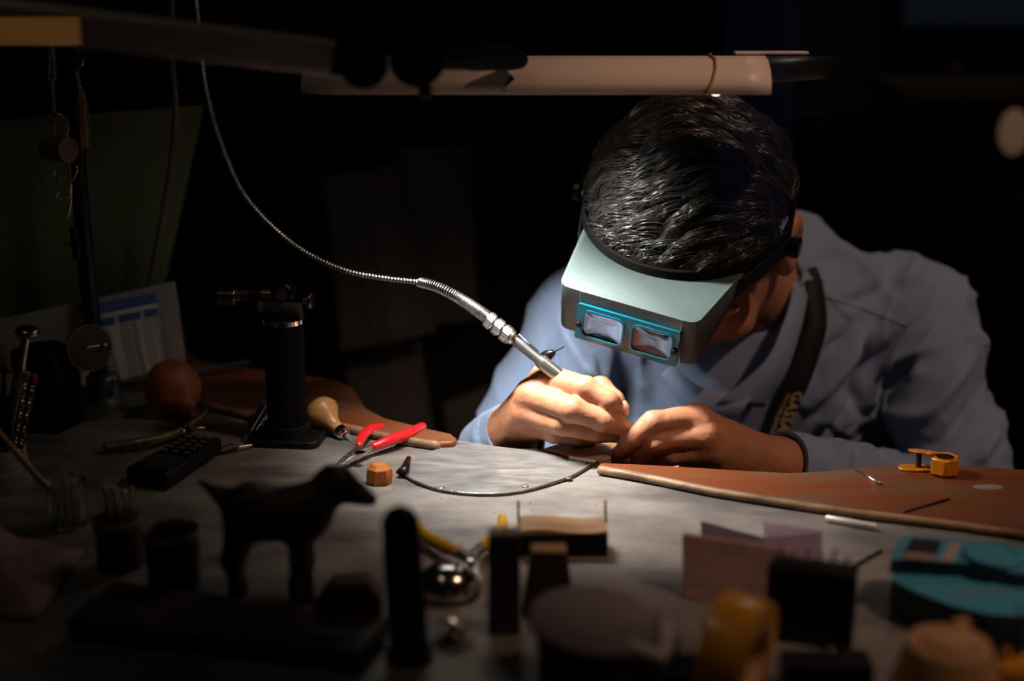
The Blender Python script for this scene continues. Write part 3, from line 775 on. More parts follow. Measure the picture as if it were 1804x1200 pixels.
allpoly = [(-1.25, .42), (1.15, .42), extR[1], extR[0]]+xy(outR)[::-1]+[(eR.x, eR.y), (eL.x, eL.y)]+xy(outL)[::-1]+farL
bm = nb(); prism(bm, allpoly, BZ-.032, BZ-.0016); obj('board', bm, K['woodworn'], bench)
bm = nb(); prism(bm, xy(outL)[::-1]+farL+[(-1.25, 1.34), (-.62, 1.33)]+xy(inL)[::-1], BZ-.0015, WZ); obj('rim', bm, K['wood'], bench, bevel=.003, seg=3)
bm = nb(); prism(bm, xy(outR)+extR+extRi[::-1]+xy(inR)[::-1], BZ-.0015, WZ); obj('rim', bm, K['wood'], bench, bevel=.003, seg=3)
def strip(line, r, zc):
    bm = nb(); tube(bm, [(p[0], p[1], zc) for p in spline(line, 4)], r, 8); return bm
obj('edge_bead', strip(xy(inL)[1:-1], .0042, WZ-.0035), K['woodedge'], bench, smooth=180)
obj('edge_bead', strip(xy(inR)+extRi, .0036, WZ-.0035), K['woodedge'], bench, smooth=180)
# a dark saw cut across the right rim
bm = nb(); tube(bm, [on(1592, 903, WZ+.0004), on(1630, 892, WZ+.0004), on(1672, 880, WZ+.0004)], .0012, 6); obj('saw_cut', bm, K['black'], bench, smooth=180)
bm = nb()
for x, y0 in ((-1.1, .5), (1.0, .5), (-1.1, 1.4), (1.0, .95)): box(bm, (x, y0, .384), (.08, .08, .768))
for g in [((-1.1, .5)), ((1.0, .5)), ((-1.1, 1.4)), ((1.0, .95))]:
    b2 = nb(); box(b2, (g[0], g[1], .384), (.08, .08, .768)); obj('leg', b2, K['woodworn'], bench, bevel=.004)
bm.free()
# bench pin (wedge of wood on a metal bracket) at the edge of the sheet
pin = thing('bench_pin', 'worn pale wooden bench pin on the front edge under the hands', 'bench pin', tuple(on(1020, 805)))
pp = [on(x, y, BZ+.004) for x, y in [(958, 789), (987, 781), (1096, 779), (1100, 797), (1058, 811), (1003, 802)]]
bm = nb(); prism(bm, xy(pp), BZ-.012, BZ+.004); obj('wedge', bm, K['tanwood'], pin, bevel=.0012)
bp = [on(x, y, BZ+.0015) for x, y in [(918, 791), (960, 790), (1004, 803), (1000, 809), (918, 796)]]
bm = nb(); prism(bm, xy(bp), BZ-.003, BZ+.0015); obj('bracket', bm, K['darkwood'], pin, bevel=.0006)
bm = nb(); tube(bm, [on(1003, 806, BZ+.0035), on(1040, 812, BZ+.0035), on(1049, 814, BZ+.0030)], .0018, 8); obj('clip', bm, K['white'], pin, smooth=180)
# semicircular steel plate
plate = thing('steel_plate', 'scratched semicircular steel plate lying at the middle of the bench edge', 'plate', tuple(on(880, 830)))
pe = [on(x, y, BZ+.002) for x, y in spline([(1048, 815), (1010, 838), (980, 849), (930, 863), (880, 870), (830, 870), (780, 864), (740, 852), (718, 840), (708, 828)], 5)]
pb = [on(x, y, BZ+.002) for x, y in [(720, 815), (760, 795), (800, 778), (930, 793), (1000, 806)]]
bm = nb(); prism(bm, xy(pe)+xy(pb), BZ+.0004, BZ+.002); obj('plate', bm, K['plate'], plate)
bm = nb(); tube(bm, [(p.x, p.y, BZ+.002) for p in pe], .0012, 8); obj('rolled_rim', bm, K['cast'], plate, smooth=180)
for x, y in ((801, 782), (777, 860), (925, 857), (1037, 815), (1002, 843)):
    bm = nb(); lathe(bm, [(.0034, 0), (.0030, .0008), (.0012, .0014)], Matrix.Translation(on(x, y, BZ+.002)), 16); obj('rivet', bm, K['steel'], plate)
bm = nb(); tube(bm, [on(706, 833, BZ+.005), on(714, 824, BZ+.006), on(720, 806, BZ+.007)], [.0045, .004, .0022], 10, flat=.6); o = obj('burnisher', bm, K['blackm'], None, smooth=180)
tag(o, 'small dark burnisher lying at the left corner of the semicircular plate', 'tool')
# wear marks on the bench: specks of wax and filings, uncountable
bm = nb(); rs = random.Random(3)
for k in range(120):
    qx, qy = rs.uniform(380, 1700), rs.uniform(800, 1010); r_ = rs.uniform(.0003, .0010)
    if qy < 838+max(0, qx-1056)*.17 and qx > 1000: continue
    p = on(qx, qy, BZ)
    ball(bm, p+V((0, 0, r_*.5)), r_, (1.2, 1, .5), seg=6)
o = obj('metal_filings', bm, K['wax']); tag(o, 'tiny specks of filings and wax scattered over the zinc bench top', 'filings'); o['kind'] = 'stuff'
# ---------------------------------------------------------------- things lying on the bench
# red pliers
pl = thing('pliers', 'small pliers with glossy red handles lying open near the torch', 'pliers', tuple(on(650, 795)))
bz = BZ
def P3(l): return [tuple(on(x, y, bz+h)) + (r,) for x, y, h, r in l]
def bar(name, pts, m, parent, seg=12, flat=1., n=6, **kw):
    S = spline(P3(pts), n); bm = nb(); tube(bm, [s[:3] for s in S], [s[3] for s in S], seg, flat=flat); return obj(name, bm, m, parent, smooth=180, **kw)
bar('handle', [(632, 787, .007, .0030), (637, 772, .008, .0046), (650, 759, .008, .0046), (673, 752, .007, .0036)], K['red'], pl)
bar('handle', [(654, 789, .008, .0034), (690, 775, .010, .0052), (720, 764, .0095, .0052), (745, 751, .008, .0040)], K['red'], pl)
bar('jaw', [(655, 789, .008, .0030), (640, 796, .007, .0050), (618, 808, .006, .0046), (592, 827, .004, .0012)], K['steel'], pl, flat=.75)
bar('jaw', [(633, 786, .007, .0028), (626, 797, .007, .0044), (611, 808, .006, .0040), (590, 824, .005, .0010)], K['steel'], pl, flat=.75)
bm = nb(); lathe(bm, [(.0045, 0), (.0045, .0012), (.002, .0018)], Matrix.Translation(on(634, 799, BZ+.011)), 16); obj('rivet', bm, K['chrome'], pl)
# wax block
bm = nb(); c = on(668, 850)
ring_ = lambda r, z, n=7, ph=0, j=.1: [(r*(1+rs.uniform(-j, j))*math.cos(2*math.pi*i/n+ph), r*(1+rs.uniform(-j, j))*math.sin(2*math.pi*i/n+ph)*.8, z) for i in range(n)]
R_s = [ring_(.0115, .0), ring_(.0122, .006), ring_(.0105, .0125), ring_(.0058, .0165)]
vs_ = [[bm.verts.new(V(p)+c) for p in r] for r in R_s]
for a, b in zip(vs_, vs_[1:]):
    for i in range(7): bm.faces.new((a[i], a[(i+1) % 7], b[(i+1) % 7], b[i]))
bm.faces.new(vs_[0][::-1]); bm.faces.new(vs_[-1]); o = obj('wax_block', bm, K['wax'], bevel=.0005, smooth=0); tag(o, 'faceted lump of orange wax in front of the red pliers', 'wax')
# graver with mushroom handle
gv = thing('graver', 'graver with pale turned wooden mushroom handle right of the torch', 'graver', tuple(on(580, 765)))
ga, gb = on(568, 729, BZ+.0175), on(600, 760, BZ+.0065); gd = (gb-ga).normalized()
bm = nb(); lathe(bm, [(.001, -.012), (.009, -.0115), (.0145, -.007), (.0165, 0), (.0155, .0035), (.011, .009), (.0072, .015), (.0058, .021), (.0058, .026)], frame(ga, gd), 32)
h_ = obj('handle', bm, K['lightwood'], gv, smooth=50)
for k in range(9):
    a = -2.4+k*.36; q_ = frame(ga, gd) @ V((.0152*math.cos(a), .0152*math.sin(a), -.006)); bm = nb(); ball(bm, q_, .0007, seg=8); obj('pin_hole', bm, K['black'], h_)
g2 = ga+gd*.0255
bm = nb(); lathe(bm, [(.0062, 0), (.0062, .006), (.0056, .0065), (.0056, .008), (.0040, .0095), (.0040, .011)], frame(g2, gd), 24); obj('ferrule', bm, K['chrome'], gv)
bm = nb(); cyl(bm, g2+gd*.010, g2+gd*.019, .0014, .0010, 10); obj('blade', bm, K['steel'], gv)
# micro torch
T0 = on(508, 775); TX, TY = T0.x, T0.y
tc_ = thing('gas_torch', 'black table-top micro gas torch with chrome collar and side nozzle standing on the bench', 'torch', tuple(T0))
def TL(bm): bmesh.ops.transform(bm, matrix=Matrix.Translation(T0) @ Matrix.Rotation(math.radians(-6), 4, 'Z'), verts=bm.verts[:]); return bm
bm = nb(); prism(bm, rrect(.066, .050, .010), .0005, .0065); obj('base', TL(bm), K['black'], tc_, bevel=.0015)
bm = nb(); lathe(bm, [(.0212, .006), (.0205, .016), (.0195, .0165)], None, 40); obj('base_collar', TL(bm), K['black'], tc_)
bm = nb(); lathe(bm, [(.0178, .010), (.0178, .109), (.0170, .1095)], None, 48); obj('tank', TL(bm), K['rubber'], tc_)
bm = nb(); lathe(bm, [(.0170, .109), (.0182, .1095), (.0182, .1135), (.0160, .1145)], None, 48); obj('collar', TL(bm), K['chrome'], tc_)
bm = nb(); prism(bm, rrect(.040, .024, .004), .1143, .1205); box(bm, (.0, 0, .1255), (.040, .018, .010)); hd = obj('head', TL(bm), K['blackm'], tc_, bevel=.0008)
bm = nb(); box(bm, (0, -.0095, .1255), (.039, .0006, .0095)); lb = obj('label', TL(bm), mat('brushed_label', (.22, .19, .17), .45, .6), hd)
tm = Matrix.Translation(T0) @ Matrix.Rotation(math.radians(-6), 4, 'Z') @ Matrix.Translation((0, -.0101, .1243)) @ Matrix.Rotation(math.pi/2, 4, 'X')
text('lettering', 'GB-2001', .0072, tm, K['ink'], lb, sx=1.15)
text('lettering', 'PIEZO GAS BURNER', .0030, tm @ Matrix.Translation((0, -.0065, -.0018)), K['panel'], hd)
text('lettering', 'MICRO TORCH', .0024, tm @ Matrix.Translation((-.006, .0048, 0)), K['ink'], lb)
def tb(name, x0, x1, r0, m, z=.1345, r1=None, y=-.002, par=None):
    bm = nb(); cyl(bm, (x0, y, z), (x1, y, z), r0, r1, 24); return obj(name, TL(bm), m, par or tc_, bevel=.0004)
nz_ = tb('nozzle', -.0565, -.0410, .0078, K['nickel'], z=.1325)
bm = nb()
for k in range(9): lathe(bm, [(.0042, 0), (.0050, .0006), (.0042, .0012)], Matrix.Translation((-.0410+k*.0014, -.002, .1340)) @ Matrix.Rotation(math.pi/2, 4, 'Y'), 20)
obj('thread', TL(bm), K['nickel'], tc_)
tb('air_sleeve', -.0290, -.0170, .0056, K['blackm'], z=.1345); tb('valve_tube', -.0170, -.0050, .0046, K['brass'], z=.1352)
bm = nb(); lathe(bm, [(.0095, -.009), (.0100, -.008), (.0100, .006), (.0085, .0075)], Matrix.Translation((.002, -.002, .1370)) @ Matrix.Rotation(math.pi/2, 4, 'X'), 28); kn = obj('gas_knob', TL(bm), K['blackm'], tc_, smooth=30)
bm = nb(); lathe(bm, [(.0055, .0072), (.0055, .0084), (.0020, .0086)], Matrix.Translation((.002, -.002, .1370)) @ Matrix.Rotation(math.pi/2, 4, 'X'), 24); obj('knob_cap', TL(bm), K['steel'], kn)
tb('valve_stem', .019, .0245, .0028, K['nickel'], z=.1305); tb('valve_knob', .0245, .0275, .0078, K['nickel'], z=.1305)
# steel tweezers behind the torch
tw = thing('tweezers', 'pair of flat steel tweezers leaning on the wooden rim behind the torch', 'tweezers', tuple(on(445, 770)))
for dx in (0, 1):
    a, b = on(430+dx*6, 776, BZ+.002), on(468+dx*4, 705+dx*14, BZ+.022-dx*.006); bm = nb(); s_ = V((.0045, 0, 0))
    prism(bm, [a-s_*.3, a+s_*.3, b+s_*.9, b-s_*.9], up=(0, .0009, .0009)); obj('arm', bm, K['steel'], tw)
# tiny paddle brush left of the torch base
br = thing('small_brush', 'tiny dark handled brush beside the torch base and the handset', 'brush', tuple(on(410, 792)))
bar('handle', [(388, 796, .004, .0012), (397, 792, .004, .0036), (408, 789, .004, .0036), (419, 788, .004, .0018)], K['darkwood'], br)
bar('shaft', [(419, 788, .004, .0012), (432, 786, .004, .0012), (444, 784, .004, .0012)], K['steel'], br, seg=8)
# rubber bulb
bl = thing('rubber_bulb', 'round terracotta rubber bulb blower standing between the metal base and the torch', 'bulb blower', tuple(on(310, 737)))
c = on(306, 733)+V((0, .004, .0275)); d_ = (on(338, 733, BZ+.008)-c).normalized()
bm = nb(); lathe(bm, [(.0005, -.0270), (.009, -.0255), (.0180, -.0200), (.0245, -.0110), (.0268, 0), (.0250, .0100), (.0200, .0180), (.0130, .0245), (.0088, .0290), (.0080, .0345), (.0090, .0365), (.0085, .0385)], frame(c, d_), 48)
obj('bulb', bm, K['terra'], bl, smooth=180)
bm = nb(); lathe(bm, [(.0045, .037), (.0045, .041), (.0025, .0415), (.0025, .0445)], frame(c, d_), 20); obj('nozzle', bm, K['steel'], bl)
# handset / calculator
ph = thing('handset', 'black handset with rows of small keys lying in front of the brass-handled pliers', 'handset', tuple(on(305, 835)))
zt = BZ+.016
A, B, C_, D = on(327, 765, zt), on(392, 769, zt), on(292, 836, zt), on(219, 822, zt)
bm = nb(); prism(bm, xy([A, B, C_, D]), BZ+.001, zt); obj('housing', bm, K['black'], ph, bevel=.004, seg=3)
def uv(u, v_, z=zt): p = A*(1-u)*(1-v_)+B*u*(1-v_)+C_*u*v_+D*(1-u)*v_; return V((p.x, p.y, z))
e1 = (B-A).normalized(); e2 = (D-A).normalized()
bm = nb(); prism(bm, [uv(.12, .60, 0)[:2], uv(.88, .60, 0)[:2], uv(.88, .90, 0)[:2], uv(.12, .90, 0)[:2]], zt, zt+.0006); obj('screen', bm, mat('dark_screen', (.015, .015, .018), .12), ph)
for i in range(5):
    for j in range(3):
        p = uv(.22+.28*j, .10+.1*i); bm = nb(); box(bm, p+V((0, 0, .0009)), (.0055, .0040, .0016), rz=math.atan2(e1.y, e1.x)); obj('key', bm, mat('key_rubber', (.06, .055, .05), .5), ph, bevel=.0004)
# brass-handled pliers
bp_ = thing('brass_pliers', 'old pliers with tarnished curved brass handles in front of the rubber bulb', 'pliers', tuple(on(300, 770)))
bar('handle', [(183, 787, .006, .0044), (215, 784, .007, .0052), (255, 777, .008, .0050), (290, 769, .0085, .0046), (322, 757, .009, .0038)], K['tarn'], bp_, flat=.8)
bar('handle', [(322, 757, .009, .0038), (338, 745, .012, .0042), (352, 735, .015, .0042), (361, 722, .018, .0040), (357, 708, .021, .0034)], K['tarn'], bp_, flat=.8)
bar('joint', [(316, 758, .008, .0040), (324, 755, .009, .0060), (334, 754, .009, .0042)], K['blackm'], bp_)
bar('jaw', [(334, 754, .009, .0014), (348, 754, .009, .0012), (363, 754, .009, .0008)], K['chrome'], bp_, seg=8)
bm = nb(); ball(bm, on(323, 760, BZ+.011), .0024, seg=12); obj('rivet', bm, K['steel'], bp_)
# pole on round base
po = thing('stand_pole', 'tall dark pole on a round polished metal base at the left of the bench', 'stand', tuple(on(183, 712)))
b0 = on(185, 716)
bm = nb(); lathe(bm, [(.0450, 0), (.0460, .0015), (.0460, .0060), (.0440, .0075), (.0180, .0090), (.0168, .0115), (.0160, .0300), (.0140, .0325)], Matrix.Translation(b0), 64); obj('base', bm, K['cast'], po, smooth=35)
bm = nb(); lathe(bm, [(.0055, 0), (.0055, .0004)], Matrix.Translation(b0+V((.018, -.031, .0073))), 20); obj('screw_hole', bm, K['black'], po)
bm = nb(); lathe(bm, [(.0022, 0), (.0022, .002)], Matrix.Translation(b0+V((.010, -.0135, .018))) @ Matrix.Rotation(math.pi/2, 4, 'X'), 12); obj('set_screw', bm, K['blackm'], po)
bm = nb(); topP = V(at(124, -60, 1.36)); tube(bm, spline([tuple(b0+V((-.003, 0, .03))), tuple(at(162, 560, 1.345)), tuple(at(150, 440, 1.348)), tuple(at(139, 300, 1.352)), tuple(at(130, 90, 1.358)), tuple(topP)], 4), [.0088-.0001*i for i in range(21)], 20); pole = obj('pole', bm, mat('blued_dark_steel', (.018, .022, .028), .35, .5), po, smooth=180)
bm = nb(); pa, pb_ = at(129, 400, 1.325), at(136, 458, 1.325); tube(bm, [pa, pb_], .004, 8); tube(bm, [at(114, 430, 1.325), at(130, 430, 1.325)], .0012, 8); obj('clip', bm, K['blackm'], po, smooth=60)
# cable hanging behind the pole
cb = spline([tuple(at(*p)) for p in [(302, -80, 1.36), (303, 20, 1.37), (304, 120, 1.38), (309, 190, 1.39), (300, 300, 1.395), (277, 430, 1.40), (256, 540, 1.40), (246, 600, 1.395), (244, 655, 1.385)]], 8)
bm = nb(); tube(bm, cb, .0030, 10); o = obj('power_cable', bm, K['cable'], smooth=180); tag(o, 'brown grey cable hanging down in front of the green board', 'cable')
# grey panel with the size chart, green board behind it
p0, p1 = on(0, 702, WZ+.0005), on(330, 664, WZ+.0005); dW = V((p1.x-p0.x, p1.y-p0.y, 0)); dn = V((-dW.y, dW.x, 0)).normalized()
def onpanel(px, py, back=0.):
    q0 = p0+dn*back; d = ray(px, py); o_ = V((0, 0, CZ)); t = (q0-o_).dot(dn)/d.dot(dn); return o_+d*t
gp = thing('notice_panel', 'scratched grey panel standing upright behind the pole base', 'panel', tuple((p0+p1)/2))
bm = nb(); quad = [onpanel(-260, 738), onpanel(331, 662), onpanel(309, 497), onpanel(-260, 620)]; prism(bm, quad, up=dn*.006); obj('board', bm, K['panel'], gp, bevel=.001)
bm = nb(); tube(bm, [onpanel(-260, 735, -.005), onpanel(200, 677, -.005), onpanel(440, 637, -.005)], .0028, 8); obj('ledge_rod', bm, mat('blue_grey_metal', (.06, .075, .09), .4, .6), gp, smooth=180)
ch = thing('size_chart', 'white size chart with blue headings and columns of figures taped to the grey panel', 'chart', tuple(onpanel(215, 650)))
cq = [onpanel(143, 690, -.0022), onpanel(293, 648, -.0022), onpanel(274, 516, -.0022), onpanel(138, 541, -.0022)]
def cuv(u, v_, h=0.): return cq[3]*(1-u)*(1-v_)+cq[2]*u*(1-v_)+cq[1]*u*v_+cq[0]*(1-u)*v_-dn*h
def cpatch(name, u0, v0, u1, v1, m, h, par):
    bm = nb(); prism(bm, [cuv(u0, v0, h), cuv(u1, v0, h), cuv(u1, v1, h), cuv(u0, v1, h)], up=-dn*.0003); return obj(name, bm, m, par, smooth=0)
sheet = cpatch('sheet', 0, 0, 1, 1, K['paper'], 0, ch)
cpatch('heading', 0, 0, 1, .13, K['bluep'], .0004, ch)
cols = [(.0, .14), (.17, .45), (.49, .78), (.81, .99)]
ex = (cuv(1, .5)-cuv(0, .5)).normalized(); ez = dn*-1; ey = ez.cross(ex)
def cM(u, v_): return TM(cuv(u, v_, .0008), ex, ey, ez)
text('lettering', 'DIAMETER / KARAATGEWICHT BRILJANT', .0036, cM(.5, .07), K['panel'], ch)
for ci, (u0, u1) in enumerate(cols):
    cpatch('heading', u0, .19, u1, .29, K['bluep'], .0004, ch)
    body = '\n'.join('%s mm  %s' % (('%.1f' % (1.0+.1*(r+ci*12))).replace('.', ','), ('%.2f' % (.06+.01*(r+ci*9))).replace('.', ',')) for r in range(12))
    t_ = cM((u0+u1)/2, .645)
    if ci: text('lettering', body, .0046, t_, K['inkl'], ch, sx=.72)
    if ci: text('lettering', 'mm     karaat', .0030, cM((u0+u1)/2, .24), K['panel'], ch, sx=.8)
gb_ = [onpanel(-260, 665, .055), onpanel(-260, 236, .055), onpanel(360, 187, .055), onpanel(281, 545, .055)]
gb2 = thing('green_board', 'large dull green board hanging behind the pole and the grey panel', 'board', tuple(gb_[3]))
bm = nb(); prism(bm, gb_, up=dn*.01); obj('board', bm, K['green'], gb2)
bm = nb(); tube(bm, [gb_[1]-dn*.002, gb_[2]-dn*.002], .0012, 6); obj('top_edge', bm, K['woodworn'], gb2)
bm = nb(); prism(bm, [onpanel(296, 500, .02), onpanel(309, 497, .02), onpanel(340, 660, .02), onpanel(330, 668, .02)], up=dn*.02); o = obj('wooden_post', bm, K['darkwood']); tag(o, 'thin dark wooden post at the right end of the grey panel', 'post')
# things hanging at the pole
def hang(name, label, cat, loc): return thing(name, label, cat, tuple(loc))
def wire(bm, pts, r, y=1.30, seg=8, closed=False): tube(bm, spline([tuple(at(a, b, y)) for a, b in pts], 5), r, seg); return bm
def chain(bm, a, b, n, r=.0016, w_=.0005):
    a, b = V(a), V(b)
    for k in range(n):
        c_ = a.lerp(b, (k+.5)/n); L_ = (b-a).length/n*.72; q = k % 2
        pts = [c_+V(((r if not q else 0)*math.cos(t), (r if q else 0)*math.cos(t), L_*math.sin(t))) for t in [2*math.pi*i/8 for i in range(8)]]
        tube(bm, pts, w_, 5, closed=True)
c1 = hang('ring_gauge_chain', 'doubled steel bead chain hanging at the left of the pole', 'chain', at(92, 200, 1.3))
bm = nb(); chain(bm, at(88, 75, 1.30), at(86, 140, 1.30), 16); chain(bm, at(92, 75, 1.295), at(97, 140, 1.3), 16); chain(bm, at(92, 140, 1.3), at(96, 200, 1.3), 14); obj('links', bm, K['steel'], c1, smooth=180)
c2 = hang('hanging_tool', 'dark clamp with two wire loops and small keys hanging from the bead chain', 'hanging tool', at(105, 300, 1.3))
bm = nb(); wire(bm, [(90, 248), (97, 225), (92, 208), (84, 203), (92, 200)], .0007); obj('wire_loop', bm, K['steel'], c2, smooth=180)
bm = nb(); wire(bm, [(115, 248), (121, 225), (117, 210), (107, 202), (96, 200)], .0007); obj('wire_loop', bm, K['steel'], c2, smooth=180)
bm = nb(); cyl(bm, at(84, 262, 1.3), at(121, 264, 1.285), .0105, .0115, 20); obj('drum', bm, mat('brown_leather', (.13, .075, .045), .5), c2)
bm = nb(); wire(bm, [(116, 268), (122, 290), (123, 320), (121, 345)], .0011); obj('bar', bm, K['tanwood'], c2, smooth=180)
for pts in ([(100, 300), (112, 295), (130, 290), (136, 300), (126, 322)], [(126, 318), (124, 350), (122, 372), (116, 386), (121, 380), (126, 345)], [(103, 335), (101, 348), (112, 353), (120, 350), (121, 338), (114, 332), (103, 335)], [(97, 300), (96, 312), (103, 320), (110, 312)]):
    bm = nb(); wire(bm, pts, .0007); obj('key_ring', bm, K['chrome'], c2, smooth=180)
c3 = hang('wooden_clamp', 'small wooden ring clamp with a cord hanging at the right of the pole', 'clamp', at(145, 260, 1.31))
bm = nb(); prism(bm, [at(x, y, 1.31) for x, y in [(137, 160), (147, 160), (154, 260), (143, 262)]], up=(0, .006, 0)); obj('clamp_body', bm, K['tanwood'], c3, bevel=.0008)
bm = nb(); wire(bm, [(137, 183), (150, 180), (154, 190), (157, 215), (157, 238)], .0010, 1.305); obj('cord', bm, K['woodworn'], c3, smooth=180)
bm = nb(); chain(bm, at(134, 122, 1.31), at(142, 158, 1.31), 8); wire(bm, [(134, 82), (144, 92), (147, 105), (144, 116), (136, 122)], .0007, 1.31); obj('chain', bm, K['steel'], c3, smooth=180)
# bench grinder at the left edge
gr = thing('bench_grinder', 'black bench grinder with a gritty disc at the end of its spindle at the left', 'grinder', tuple(on(75, 770)))
gf = lambda x, y, yy: at(x, y, yy)
bm = nb(); yb = on(90, 770).y+.018
bmesh_pts = [gf(28, 772, yb), gf(122, 768, yb), gf(98, 650, yb), (gf(92, 626, yb)), gf(60, 614, yb), gf(14, 618, yb), gf(8, 650, yb), gf(30, 655, yb)]
bmesh_pts = [V((p.x, p.y, max(p.z, BZ+.001))) for p in bmesh_pts]; prism(bm, bmesh_pts, up=(.010, .034, 0)); obj('housing', bm, K['black'], gr, bevel=.004, seg=3)
bm = nb(); pz = on(70, 788); box(bm, (pz.x-.022, yb+.02, BZ+.006), (.060, .06, .010)); obj('base', bm, K['black'], gr, bevel=.002)
sa, sb = gf(62, 633, yb+.010), gf(128, 618, yb+.018); bm = nb(); cyl(bm, sa, sb, .0088, .0080, 24); obj('spindle', bm, mat('glossy_black', (.008, .008, .009), .12), gr)
s2 = gf(182, 609, yb+.026); bm = nb(); cyl(bm, sb, s2, .0026, .0026, 14); obj('arbor', bm, K['steel'], gr)
dc = sb.lerp(s2, .55); da = V((.55, -.62, .10)).normalized()
bm = nb(); lathe(bm, [(.0200, -.0012), (.0214, -.0010), (.0214, .0010), (.0200, .0012)], frame(dc, da), 48); dd = obj('disc', bm, mat('dark_brown_disc', (.05, .028, .018), .6), gr)
bm = nb(); lathe(bm, [(.0212, -.0014), (.0218, -.0014), (.0218, .0014), (.0212, .0014)], frame(dc, da), 48, cap=False); obj('grit_edge', bm, K['grit'], dd)
bm = nb(); lathe(bm, [(.0040, -.004), (.0052, -.003), (.0052, .003), (.004, .004)], frame(dc-da*.003, da), 20); obj('flange', bm, K['blackm'], dd)
bm = nb(); ball(bm, s2, .0036, (1.2, 1, 1), seg=14); obj('nut', bm, K['nickel'], gr)
bm = nb(); lathe(bm, [(.006, -.006), (.0175, -.006), (.0185, 0), (.0175, .006), (.006, .006)], frame(gf(104, 672, yb+.03), (1, -.25, 0)), 30); obj('brush_wheel', bm, mat('bristle', (.16, .12, .06), .9, bump=1., bscale=300), gr)
bm = nb(); lathe(bm, [(.0065, 0), (.0065, .006), (.003, .007)], frame(gf(96, 680, yb+.012), (.2, -1, 0)), 18); obj('wheel_nut', bm, K['brass'], gr)
bm = nb(); lathe(bm, [(.012, -.01), (.0135, -.008), (.0135, .008), (.012, .01)], frame(gf(4, 632, yb+.005), (1, -.1, 0)), 24); obj('polishing_wheel', bm, K['woodworn'], gr)
# glass or tub with tools at the left edge
tb0 = on(-8, 855)
tub = thing('round_tub', 'grey round tub holding tools, cut off by the left edge of the view', 'tub', tuple(tb0))
bm = nb(); lathe(bm, [(.030, 0), (.0305, .002), (.0295, .016), (.0275, .0165), (.0275, .018), (.0262, .034), (.0240, .0345), (.0225, .010), (.0, .010)], Matrix.Translation(tb0), 48, cap=False); obj('wall', bm, K['panel'], tub)
def stick(name, label, cat, pts, m, y, r, seg=12, parts=(), group=None):
    t_ = thing(name, label, cat, tuple(at(*pts[-1], y[-1])), group=group)
    S = spline([tuple(at(a, b, yy))+(rr,) for (a, b), yy, rr in zip(pts, y, r)], 6); bm = nb(); tube(bm, [s[:3] for s in S], [s[3] for s in S], seg); obj('shaft', bm, m, t_, smooth=180); return t_
ty = tb0.y
s1 = stick('ball_end_punch', 'steel punch with a round knob on top standing in the tub', 'punch', [(46, 590), (38, 640), (33, 668), (18, 745), (14, 800)], K['steel'], [ty-.0]*5, [.0035, .0038, .0050, .0036, .003])
bm = nb(); lathe(bm, [(.004, -.004), (.0085, -.003), (.0098, 0), (.0085, .003), (.004, .004)], frame(at(48, 585, ty), (.15, -.1, 1)), 24); obj('knob', bm, K['nickel'], s1, smooth=180)
for i, (a, b, m_, lab) in enumerate((((47, 668), (26, 800), K['steel'], 'twist drill standing in the tub, the one nearest the punch'), ((60, 672), (34, 802), K['nickel'], 'twist drill standing in the tub, rightmost and dull'))):
    t_ = thing('twist_drill', lab, 'drill', tuple(at(*b, ty-.004)), group='twist drills in the tub'); A_, B_ = at(*a, ty-.004), at(*b, ty-.004)
    bm = nb(); ax = (B_-A_); n_ = 60; M_ = frame(A_, ax); pts = []
    for q in range(n_+1):
        z_ = ax.length*q/n_; pts.append((.0020+.0006*math.sin(q*1.9), z_))
    lathe(bm, pts, M_, 10); obj('flutes', bm, m_, t_, smooth=0)
    bm = nb(); cyl(bm, A_-ax.normalized()*.006, A_, .0024, .0024, 10); obj('colour_band', bm, K['yellow'] if not i else K['red'], t_)
stick('needle_file', 'slim dark needle file standing at the left side of the tub', 'file', [(8, 640), (6, 700), (4, 790)], K['blackm'], [ty+.006]*3, [.0015, .0022, .0022])
stick('needle_file', 'brown handled needle file standing between the punch and the drills', 'file', [(24, 690), (18, 740), (12, 800)], K['darkwood'], [ty-.008]*3, [.0030, .0032, .0028])
# ---------------------------------------------------------------- task lamp
LY = 1.17
lp = thing('task_lamp', 'long cream arm lamp with a black joint lighting the bench over the hands', 'lamp', tuple(at(980, 130, LY)))
xl, xr = at(537, 160, LY).x, at(1345, 160, LY).x; zb = at(900, 167, LY-.035).z; zt_ = zb+.040
def prof(sc=1.):  # half round hood profile (y, z)
    return [(-.036*sc, 0), (-.036*sc, .0095), (-.028*sc, .0185*1), (-.016*sc, .0255), (0, .028), (.018*sc, .0265), (.030*sc, .020), (.036*sc, .010), (.036*sc, 0)]
bm = nb(); secs = []
xsec = [(xl, .55, 0), (xl+.014, .85, 0), (xl+.03, 1, 0), (xr-.02, 1, 0), (xr+.0, 1, 0)]
def hsec(x, sc, off=0): return [bm.verts.new((x+(.035*(1-z/.028)*0+ (0)), LY+y*sc+0, zb+z*(.45+.55*sc)-off)) for y, z in prof()]
secs = [hsec(x, sc) for x, sc, _ in xsec]
for a, b in zip(secs, secs[1:]):
    for i in range(len(a)-1): bm.faces.new((a[i], a[i+1], b[i+1], b[i]))
bm.faces.new(secs[0])
hood = obj('shade', bm, K['lamp'], lp, smooth=50); s = hood.modifiers.new('s', 'SOLIDIFY'); s.thickness = .0012; s.offset = -1
